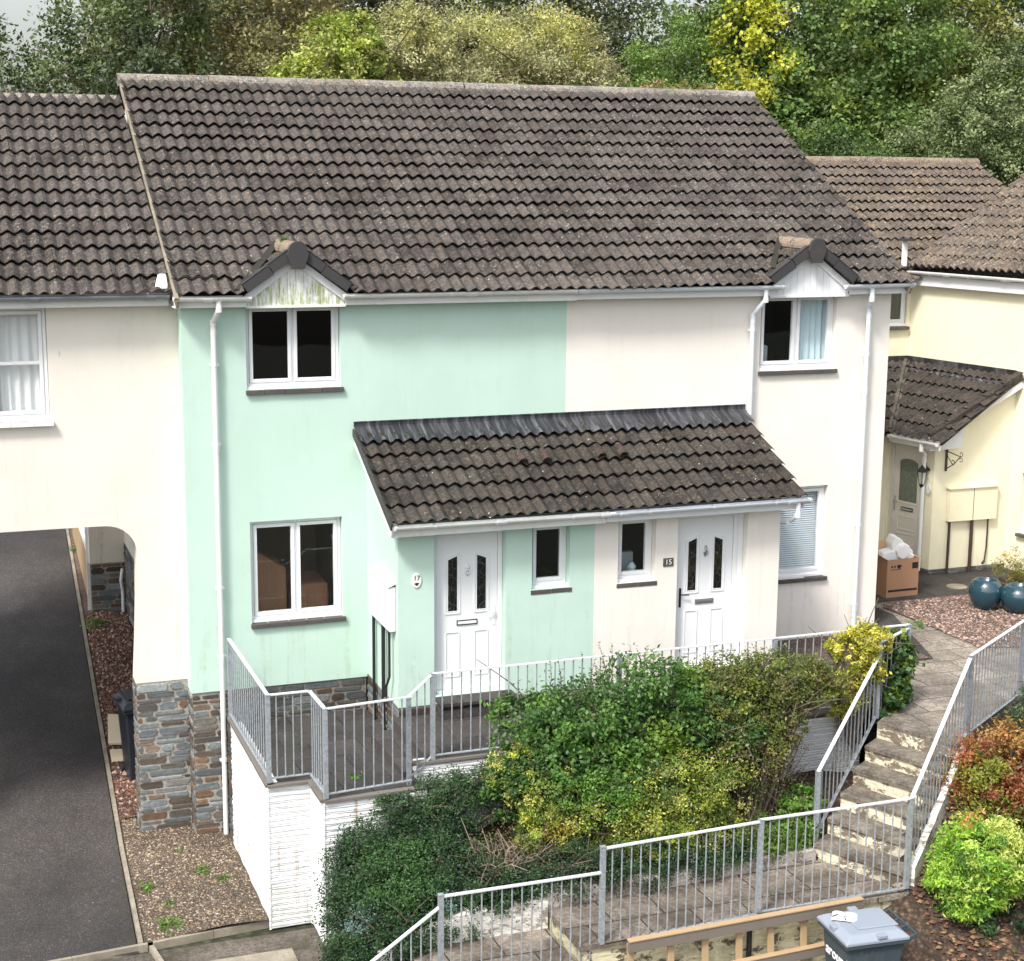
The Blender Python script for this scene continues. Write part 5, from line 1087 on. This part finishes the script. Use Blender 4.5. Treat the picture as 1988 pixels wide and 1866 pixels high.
mb.box(-w+.20,-w+.24,-d_-.0065,-d_-.0045,h-.15,h-.09,1); mb.build('carton',[CARD,INK],CT)
mb=MB(Mc); rn=random.Random(4)
for k,(x,y,z,sx,sz,r_) in enumerate([(-.12,0,.64,.18,.10,.2),(.10,.02,.66,.17,.12,-.4),(-.02,.02,.76,.10,.20,.5),(.06,-.04,.72,.14,.14,-.9),(.2,.0,.62,.09,.06,0)]):
    q=[(x+sx*math.cos(a_+r_)*(1+rn.uniform(-.25,.25)),y-.1,z+sz*math.sin(a_+r_)*(1+rn.uniform(-.25,.25))) for a_ in [i*math.pi/4 for i in range(8)]]; mb.prism(q,(0,.16+.02*k,.03))
mb.build('packing',PAPER,CT,bevel=.02)
def pot(label,c,r,h,mat):
    root=thing('garden_pot',label,'pot',c); mb=MB(); mb.lathe([(r*.55,0),(r*.62,.01),(r*.85,h*.25),(r,h*.55),(r*.93,h*.82),(r*.7,h*.97),(r*.64,h),(r*.58,h*.97),(r*.6,h*.85)],36,c); mb.build('pot',mat,root,smooth=True); return root
pot('glossy round teal glazed pot, the left and taller of the pair',(12.36,.36,-.045),.265,.46,GLAZE); pot('glossy round teal glazed pot, the right one cut by the photo edge',(12.72,.02,-.045),.29,.42,GLAZE)
pr_=thing('potted_shrub','dark pot of yellowish feathery shrub behind the teal pots','potted shrub',(13.05,.72,-.045)); mb=MB(); mb.lathe([(.15,0),(.2,.26),(.23,.30),(.19,.30),(.17,.2)],20,(13.05,.72,-.045)); mb.build('pot',POTC,pr_,smooth=True)
leaves('foliage',[(13.05,.72,.50,.26,.26,.30),(13.25,.62,.38,.28,.22,.25)],3200,.035,[(.28,.22,.03),(.20,.20,.03),(.35,.26,.05),(.10,.13,.03)],pr_,91,aspect=.35,shell=.5)
for cx_,cy_,r_ in ((12.75,1.65,.17),(13.35,1.85,.13)): mb=MB(); mb.lathe([(r_,0),(r_,.012)],20,(cx_,cy_,-.056)); tag(mb.build('stepping_stone',KERB),'pale round stepping stone on the dark paving'+(' nearer the box' if cx_<13 else ' nearer the yellow shrub'),'stepping stone')
#--PART3--
# ================================================================ SHRUBS
DG=[(.026,.062,.024),(.036,.080,.028),(.020,.048,.022),(.046,.10,.034)]
MG=[(.06,.13,.03),(.08,.16,.03),(.045,.10,.025),(.11,.19,.04)]
YG=[(.30,.32,.04),(.22,.27,.04),(.36,.36,.07),(.14,.20,.03),(.42,.40,.12)]
OL=[(.12,.14,.03),(.09,.12,.03),(.16,.17,.035),(.07,.09,.025)]
def shrub(label,blobs,n,size,pal,seed,name='shrub',cat='shrub',stems=None,base=None,accent=None,rootg=None,tr=.02,mat=None,**kw):
    b=base or (blobs[0][0],blobs[0][1],blobs[0][2]-blobs[0][5]); root=thing(name,label,cat,b)
    leaves('foliage',blobs,n,size,pal,root,seed,accent=accent,mat=mat,**kw); rnd=random.Random(seed); mb=MB()
    branchy(mb,b,[Vector((q[0]+rnd.uniform(-.4,.4)*q[3],q[1]+rnd.uniform(-.4,.4)*q[4],q[2]+rnd.uniform(.2,.8)*q[5])) for q in blobs for _ in range(3)],tr,rnd,4); mb.build('stems',BARKT,root); return root
shrub('dark green small-leaved cotoneaster mound spilling down by the white wall',[(1.35,-4.05,-1.15,.60,.62,.62),(1.9,-4.25,-1.05,.7,.55,.50),(2.5,-4.5,-1.10,.6,.42,.34),(1.15,-4.65,-1.55,.45,.30,.40),(1.5,-3.75,-.85,.50,.3,.42),(2.1,-3.75,-.95,.6,.35,.45),(1.7,-4.85,-1.35,.55,.25,.32),(1.05,-4.1,-1.6,.3,.5,.50),(2.3,-4.85,-1.12,.4,.12,.2),(1.3,-5.0,-1.50,.4,.15,.35),(1.25,-3.70,-.95,.35,.22,.40),(.85,-4.75,-1.6,.25,.3,.35)],108000,.032,DG,101,clump=.13,nclump=150,upb=.7,base=(1.6,-4.2,-1.7),accent=[((.98,-4.6,-1.2),.20,(.13,.21,.19)),((1.95,-4.85,-1.0),.13,(.12,.20,.18)),((1.5,-4.5,-.75),.45,(.05,.12,.03))])
shrub('dark trailing shrub creeping over the terrace edge between the lower and upper railings',[(2.35,-3.45,-.38,.5,.28,.22),(2.9,-3.4,-.28,.5,.25,.22),(1.80,-3.60,-.42,.42,.12,.16),(2.2,-3.6,-.60,.6,.14,.22),(3.2,-3.6,-.5,.4,.2,.3)],24000,.032,[(.04,.08,.035),(.05,.10,.04),(.065,.13,.045)],102,clump=.16,nclump=80,base=(2.4,-3.5,-.9))
tb=shrub('tall broad-leaved green bush growing up through the terrace railing',[(3.9,-3.65,.28,.75,.5,.55),(4.7,-3.60,.48,.78,.5,.55),(5.4,-3.65,.30,.55,.45,.45),(3.3,-3.6,.0,.5,.4,.42),(4.3,-3.95,-.2,.95,.45,.45),(3.7,-3.9,-.2,.7,.4,.4),(3.4,-3.3,.42,.5,.2,.28),(3.2,-3.75,-.35,.5,.3,.35),(5.6,-3.8,.05,.5,.4,.4)],42000,.060,[(.055,.14,.026),(.08,.175,.035),(.045,.105,.025),(.11,.21,.04),(.07,.13,.04)],103,clump=.14,nclump=90,aspect=.62,base=(4.3,-3.7,-1.0),tr=.03,accent=[((4.8,-3.9,.0),.4,(.16,.26,.04)),((5.3,-3.6,.75),.3,(.14,.24,.04))])
rnd=random.Random(5)
for k in range(34):
    lv=MB(); lv.col=(.10,.07,.05); x=rnd.uniform(2.95,5.9); zb=.35+.35*math.sin((x-2.9)/3*math.pi)*.9; L=rnd.uniform(.25,.5); b0=Vector((x,-3.5+rnd.uniform(-.2,.3),zb)); e=b0+Vector((rnd.uniform(-.14,.10),rnd.uniform(-.05,.05),L)); lv.tube([b0,(b0+e)/2+Vector((rnd.uniform(-.02,.02),0,0)),e],.005,4,r2=.002)
    n_=int(L/.035)
    for q in range(n_):
        c=b0.lerp(e,(q+.6)/n_); an=rnd.uniform(0,6.28); dd=Vector((math.cos(an),math.sin(an),.5)).normalized(); ss=Vector((-math.sin(an),math.cos(an),0))*.013; l_=rnd.uniform(.03,.05); g_=rnd.uniform(.7,1.2); lv.col=(.06*g_,.13*g_,.035*g_); lv.add([c,c+dd*l_*.5+ss,c+dd*l_,c+dd*l_*.5-ss],[(0,1,2,3)])
    lv.build('shoot',LEAF,tb)
shrub('bright yellow-green variegated privet sprawling below the tall green bush',[(3.5,-4.10,-.42,.48,.35,.36),(4.6,-4.25,-.50,.75,.42,.45),(5.2,-4.2,-.45,.60,.4,.48),(5.0,-4.5,-.85,.6,.25,.30),(3.15,-3.75,-.15,.38,.25,.36),(4.0,-4.2,-.50,.65,.35,.45),(3.3,-4.3,-.65,.4,.25,.25),(4.4,-4.55,-.85,.5,.2,.25)],50000,.036,[(.32,.36,.05),(.24,.31,.045),(.38,.39,.08),(.12,.18,.03),(.44,.43,.14),(.09,.14,.025),(.15,.20,.035)],104,clump=.13,nclump=100,base=(4.6,-4.3,-1.1),accent=[((3.9,-4.1,-.15),.5,(.12,.25,.035)),((3.4,-4.2,-.65),.25,(.42,.34,.05))])
shrub('olive green bush with bare twiggy trunk behind the steps',[(5.85,-3.6,.55,.48,.4,.42),(6.4,-3.6,.58,.48,.4,.38),(6.95,-3.6,.50,.42,.35,.30),(5.9,-3.7,.15,.45,.4,.4),(6.35,-3.85,.12,.35,.3,.22),(5.6,-3.8,.4,.3,.3,.3),(5.6,-3.85,-.05,.4,.35,.4),(6.1,-3.9,-.15,.35,.3,.3)],40000,.042,[(.15,.18,.035),(.11,.15,.03),(.20,.22,.045),(.08,.11,.03),(.17,.16,.05)],105,clump=.15,nclump=80,base=(6.15,-3.95,-1.1),tr=.035)
shrub('purplish bare twiggy shrub against the white wall right of centre',[(5.9,-3.95,-.35,.40,.35,.55),(6.3,-3.9,-.25,.35,.3,.45)],7000,.03,[(.11,.075,.05),(.08,.09,.035),(.15,.11,.06),(.09,.06,.045)],115,clump=.25,base=(6.0,-4.1,-1.05),tr=.02)
t=thing('bare_stems','tangle of bare brown stems below the olive bush','stems',(6.1,-4.0,-1.05)); mb=MB(); rnd=random.Random(6)
for k in range(46):
    b0=Vector((6.1+rnd.uniform(-.25,.2),-4.0+rnd.uniform(-.1,.1),-1.0)); e=Vector((6.15+rnd.uniform(-.55,.65),-3.85+rnd.uniform(-.3,.3),rnd.uniform(-.5,.45))); m_=(b0+e)/2+Vector([rnd.uniform(-.1,.1) for _ in range(3)]); mb.tube([b0,m_,e],.010,5,r2=.003); f=m_+Vector([rnd.uniform(-.25,.25) for _ in range(3)]); mb.tube([m_,f],.004,4,r2=.002)
mb.build('stems',TWIGD,t)
shrub('dark low groundcover spreading along the planter wall',[(3.3,-4.65,-.95,.7,.32,.30),(4.1,-4.72,-.98,.7,.28,.26),(4.9,-4.72,-1.02,.6,.25,.2),(5.5,-4.68,-1.0,.6,.25,.2),(6.0,-4.5,-.95,.50,.25,.22),(2.9,-4.1,-.9,.5,.3,.2),(2.7,-4.65,-1.05,.5,.2,.2)],42000,.030,[(.030,.065,.030),(.04,.085,.035),(.05,.10,.035),(.024,.05,.026)],106,clump=.14,nclump=110,base=(4.5,-4.6,-1.15),accent=[((5.9,-4.5,-.8),.5,(.10,.16,.03)),((2.9,-4.3,-.8),.45,(.085,.075,.035))])
shrub('yellow variegated euonymus standing at the corner of the terrace railing',[(7.85,-3.35,.88,.30,.25,.20),(7.50,-3.35,.85,.18,.18,.16),(7.55,-3.4,.25,.22,.15,.30),(7.85,-3.4,.55,.2,.2,.2)],9500,.045,[(.52,.48,.06),(.44,.42,.06),(.28,.30,.045),(.58,.54,.16)],107,clump=.16,nclump=50,aspect=.6,base=(7.72,-3.35,-.5),tr=.03)
shrub('dark green ivy wound through the upright corner of the step railing',[(8.35,-3.2,.25,.20,.2,.50),(8.45,-3.1,.55,.18,.2,.35),(8.15,-3.4,-.0,.18,.18,.22)],4600,.075,[(.035,.085,.025),(.06,.13,.03),(.045,.105,.03),(.14,.2,.03)],108,name='ivy',cat='ivy',clump=.2,nclump=40,aspect=.8,base=(8.3,-3.2,-.15))
shrub('fresh green seedlings low down beside the bottom of the steps',[(6.25,-4.45,-1.0,.30,.20,.20),(6.0,-4.6,-1.0,.25,.15,.15),(6.55,-4.1,-.78,.30,.22,.18)],2600,.06,[(.09,.19,.03),(.12,.25,.04),(.16,.27,.05)],109,clump=.2,aspect=.6,base=(6.25,-4.45,-1.15))
shrub('rounded bright lime green bush beside the railing post',[(7.62,-6.15,-.82,.52,.48,.50),(7.5,-6.1,-1.15,.42,.4,.3)],22000,.062,[(.24,.42,.05),(.32,.50,.06),(.17,.34,.04),(.44,.55,.12),(.10,.22,.03)],110,clump=.11,nclump=140,aspect=.34,base=(7.6,-6.1,-1.75),accent=[((7.5,-6.05,-.36),.15,(.55,.25,.08)),((7.85,-6.35,-.55),.3,(.52,.58,.16))])
shrub('large bronze red shrub on the bank beyond the lime bush',[(8.55,-5.35,-.25,.68,.5,.62),(9.1,-5.25,-.35,.6,.5,.55),(8.75,-5.65,-.75,.6,.4,.45)],36000,.046,[(.34,.11,.045),(.26,.075,.04),(.40,.17,.06),(.20,.15,.04),(.30,.18,.05)],111,clump=.14,nclump=90,aspect=.5,base=(8.7,-5.4,-1.3),accent=[((8.05,-5.5,-.2),.3,(.20,.22,.03)),((8.6,-5.9,-.7),.35,(.13,.15,.03)),((9.0,-5.6,.1),.3,(.36,.08,.04))])
shrub('mid green shrub at the right edge below the red shrub',[(8.75,-6.1,-1.15,.30,.4,.45)],5500,.05,MG,112,clump=.16,nclump=50,base=(8.7,-6.1,-1.6))
shrub('grey-green shrub behind the tall railing at the right edge',[(9.6,-4.7,.05,.45,.4,.45),(9.9,-4.4,.3,.35,.3,.35)],8500,.05,[(.08,.13,.06),(.12,.17,.10),(.05,.09,.04)],113,clump=.16,nclump=50,base=(9.6,-4.7,-.7))
shrub('low dark green shrub under the lime bush',[(7.9,-6.25,-1.5,.5,.35,.22)],4500,.06,DG,114,clump=.18,nclump=40,base=(7.9,-6.25,-1.8))
shrub('pale green sprigs poking from the leaf litter at bottom right',[(8.1,-7.0,-1.60,.35,.2,.12),(8.5,-7.3,-1.70,.3,.2,.12)],500,.06,[(.16,.28,.05),(.10,.2,.04)],116,clump=.35,base=(8.2,-7.1,-1.85),tr=.008)
# dead twiggy shrub
t=thing('dead_shrub','dead brown twiggy shrub in the middle of the shrub bed','shrub',(2.75,-4.35,-1.15)); rnd=random.Random(77); mb=MB()
for k in range(75):
    a_=rnd.uniform(0,6.28); el=rnd.uniform(.2,1.3); L=rnd.uniform(.25,.62); d=Vector((math.cos(a_)*math.cos(el),math.sin(a_)*math.cos(el)-.25,math.sin(el))); b=Vector((2.75+rnd.uniform(-.3,.35),-4.40+rnd.uniform(-.1,.1),-.98+rnd.uniform(-.1,.1)))
    m_=b+d*L*.5+Vector([rnd.uniform(-.05,.05) for _ in range(3)]); e=b+d*L+Vector([rnd.uniform(-.07,.07) for _ in range(3)]); mb.tube([b,m_,e],.009,5,r2=.003)
    for _ in range(2): f=m_+Vector([rnd.uniform(-.14,.14) for _ in range(3)]); mb.tube([m_,(m_+f)/2+Vector((0,0,.02)),f],.004,4,r2=.002)
mb.build('twigs',TWIG,t); leaves('leaves',[(2.75,-4.4,-.75,.5,.3,.3)],350,.035,[(.12,.07,.035),(.17,.09,.05),(.08,.07,.035)],t,78,mat=LITTER,clump=.3)
# weeds
WP=[(.10,.22,.03),(.14,.27,.04),(.07,.16,.03)]
def weed(label,x,y,z,r,seed,n=120):
    o=leaves('weed',[(x,y,z+r*.4,r,r,r*.5)],n,.05,WP,None,seed,clump=.35,nclump=12,aspect=.35); tag(o,label,'weed')
weed('small weed on the gravel just in front of the stone pillars',-.25,-.45,gz(0,0)+.04,.09,201); weed('weed in the middle of the gravel bed',-.10,-1.15,-2.0,.09,202); weed('weed on the gravel near the white wall',.10,-1.45,-2.0,.07,203); weed('weed tuft at the kerb corner of the gravel bed',-.70,-2.5,-2.0,.14,204,220); weed('weed beside the kerb halfway along the gravel',-.80,-1.35,-2.0,.08,205)
weed('green tuft beside the kerb in the mouth of the passage',-.47,7.9,-1.28,.17,206,360); weed('green tuft by the far fence capping',-.38,12.3,-.92,.11,207,160); weed('bright weed on the terrace slabs behind the railing',1.45,-2.75,-.36,.07,208,90); weed('weed at the edge of the yard path by the house corner',10.55,.9,-.05,.16,209,200); weed('grass tuft on the yard path bend',10.7,-.2,-.05,.12,210,140); weed('moss sprout on the small ridge above the algae stained gablet',1.38,.35,5.70,.05,211,70)
weed('weed by the kerb below the stone pillar',-.62,-1.9,-2.0,.07,212,90)

# ================================================================ TREES
BT='trees growing behind the houses'
DGT=[(.065,.095,.038),(.09,.125,.05),(.05,.07,.03),(.12,.16,.06)]
OBT=[(.21,.20,.085),(.16,.17,.07),(.25,.22,.10),(.13,.15,.06),(.26,.20,.09),(.18,.16,.09)]
PWT=[(.42,.42,.21),(.33,.34,.17),(.50,.48,.29),(.22,.23,.11),(.34,.32,.18)]
MGT=[(.15,.25,.06),(.19,.29,.07),(.12,.19,.05)]
SYT=[(.12,.20,.055),(.085,.14,.04),(.17,.25,.06),(.22,.28,.06)]
YEL=(.52,.50,.05)
tree('tree','dark glossy green tree at the far left behind the cream roof',(.2,15.5,-.6),[(.9,15.5,7.2,2.0,2,2.8),(-1.4,15.5,6.4,1.6,1.8,3.0),(.2,15,5.4,2.6,2,2.6),(1.9,16,9.0,1.15,1.5,2.4)],50000,.12,DGT,301,BT,clump=.11,nclump=130,accent=[((1.2,14.2,7.9),.3,(.50,.45,.06)),((-.6,14,8.2),.25,(.50,.45,.06))])
tree('tree','olive and brown leaved tree filling the sky above the left end of the main roof',(3.4,18.5,-.4),[(3.0,18.5,9.6,2.2,2,3.2),(5.0,18.8,9.4,2.0,2,2.9),(2.5,19,10.8,1.5,1.8,2.4),(4.2,17.6,7.6,2.6,2,2.2),(6.2,19,8.6,1.1,1.5,2.1)],70000,.105,OBT,302,BT,clump=.11,nclump=130,accent=[((2.6,17,10.6),.7,(.30,.23,.06))])
tree('tree','bright yellow-green tree peeping over the ridge left of centre',(5.1,14,-.6),[(5.35,14,8.4,.8,.8,1.25),(4.65,14,8.0,.7,.7,.85),(5.9,14.2,9.1,.55,.6,.75),(6.3,14.3,8.6,.5,.5,.8)],21000,.10,[(.30,.36,.07),(.36,.40,.09),(.22,.28,.06),(.40,.42,.13)],303,BT,clump=.13,nclump=90)
tree('tree','pale silvery willow-like tree with yellowish top behind the middle of the ridge',(9.2,15,-.5),[(7.2,15,8.3,1.1,1.3,1.8),(8.6,15.2,8.6,1.4,1.4,1.75),(10.2,15,8.5,1.5,1.4,1.7),(11.4,15,8.0,1.1,1.2,1.4),(7.4,15,9.2,.9,1.0,.9),(10.9,15.2,8.9,1.1,1.0,1.3)],90000,.082,PWT,304,BT,clump=.10,nclump=170,aspect=.42,accent=[((9.2,14,10.2),1.0,(.47,.46,.17)),((11.0,14,9.9),1.0,(.46,.45,.16)),((7.2,14,10.0),.8,(.44,.43,.18))])
tree('tree','dark tree behind the yellow-green and silvery crowns',(8.3,25,.1),[(8.0,25,10.0,2.2,2,3.2),(11,26,10.8,2.6,2,2.6),(5.6,24,9.0,1.6,1.6,3)],24000,.18,[(.045,.055,.025),(.065,.075,.035)],305,BT,nclump=80)
tree('tree','dusky green tree standing between the silvery and the mid green crowns',(16.5,25,.1),[(16.3,25,9.8,1.9,2,3.0),(14.3,25.5,9.6,1.7,2,2.6)],24000,.16,[(.075,.09,.04),(.10,.12,.045),(.06,.075,.03)],306,BT,nclump=80,accent=[((14.8,23.5,10.6),.6,(.36,.28,.05))])
tree('tree','fresh mid green tree right of the silvery crown',(15.8,19,-.4),[(15.6,19,8.8,1.2,1.3,1.9),(16.8,19,8.7,1.2,1.3,1.9),(14.7,18.8,7.9,1.0,1,1.3)],32000,.095,MGT,307,BT,clump=.12,nclump=110)
tree('tree','small pinkish brown bush just above the right end of the ridge',(13.2,14,-.6),[(13.1,14,7.7,1.0,.8,.9),(12.2,14,7.4,.7,.7,.8),(14.2,14.2,7.6,.7,.7,.9)],13000,.08,[(.30,.21,.11),(.25,.20,.09),(.19,.19,.07)],308,BT,clump=.14,nclump=70)
tree('tree','big sycamore with yellow left edge above the right verge of the roof',(19.2,18.5,-.4),[(17.2,18,9.2,1.3,1.4,2.4),(19.4,18.5,9.8,2.2,1.8,3.2),(21.6,18.8,9.2,2.0,1.8,3.4),(18.6,17.6,7.2,1.8,1.5,1.7),(20.6,17.6,6.9,2.0,1.5,1.8),(18.2,17.6,5.6,1.6,1.3,1.5)],80000,.13,SYT,309,BT,clump=.11,nclump=120,shell=.6,aspect=.7,accent=[((16.6,16.9,9.9),1.5,(.46,.48,.06)),((16.9,16.9,8.6),.95,(.42,.42,.06)),((16.2,16.8,10.6),.8,YEL),((16.3,16.8,9.3),.6,YEL),((19.5,16.2,7.0),.6,(.30,.32,.07))])
tree('tree','tall green and yellow tree in the top right corner',(24.5,20.5,-.2),[(24.0,20.5,10.2,2.4,2,3.0),(26.6,20.5,10.0,2.4,2,3.2),(22.5,21,11.5,1.6,1.6,2.0)],56000,.13,[(.13,.20,.06),(.18,.22,.06),(.24,.25,.07),(.08,.13,.04)],310,BT,clump=.12,nclump=120,accent=[((25.8,19,11.5),1.2,(.32,.31,.06)),((23,19,10),.5,(.42,.38,.06))])
tree('tree','grey-green leafy bush mass above the low roof on the right',(22.6,15.6,-.6),[(22.4,15.6,6.9,1.6,1.3,2.0),(23.6,15.4,7.6,1.3,1.2,2.2),(20.9,15.8,6.2,1.5,1.2,1.5),(24.6,15,6.4,1.3,1.2,2.2),(21.8,15.2,5.2,1.8,1.2,1.2)],70000,.10,[(.18,.23,.10),(.24,.28,.14),(.12,.17,.07),(.09,.13,.05)],311,BT,clump=.11,nclump=140,accent=[((21.2,14.5,5.6),.6,(.28,.36,.07))])
tree('tree','dark bush in the gap between the main roof verge and the low roof',(18.0,15.2,-.6),[(17.6,15.2,6.0,1.3,1.2,1.8),(19.2,15.2,5.6,1.3,1.2,1.6)],26000,.11,[(.055,.10,.03),(.075,.14,.04),(.12,.19,.05)],312,BT,nclump=90)
# far wood on the hillside
mb=MB(); P=[];nx=30
for j,(y,z) in enumerate(((28,-1),(31,4),(34,8.3),(38,10.2),(46,12))):
    for i in range(nx+1): x=-30+i*4.0; P.append((x,y+1.5*math.sin(i*1.3),z+.9*math.sin(i*.9+j)-(4.5 if x<4 else 0)))
n=nx+1; mb.add(P,[(j*n+i,j*n+i+1,(j+1)*n+i+1,(j+1)*n+i) for j in range(4) for i in range(nx)]); struct(mb.build('hillside',GRASSM,smooth=True))
rg_=random.Random(9); bl=[]
for i in range(33): x=2.2+i*1.6; bl.append((x+rg_.uniform(-.5,.5),29+rg_.uniform(-1.5,2.5),9.2+rg_.uniform(-1,1.4)-(1.5 if x<4.5 else 0),2.4,1.8,3.2)); bl.append((x+rg_.uniform(-.8,.8),28,5.8+rg_.uniform(-1,1),2.4,1.6,3.0))
o=leaves('woodland',bl,110000,.26,[(.06,.075,.035),(.08,.095,.045),(.10,.10,.045),(.05,.06,.028)],None,400,nclump=26); tag(o,'dark far wood rising behind all the garden trees','woodland',kind='stuff')
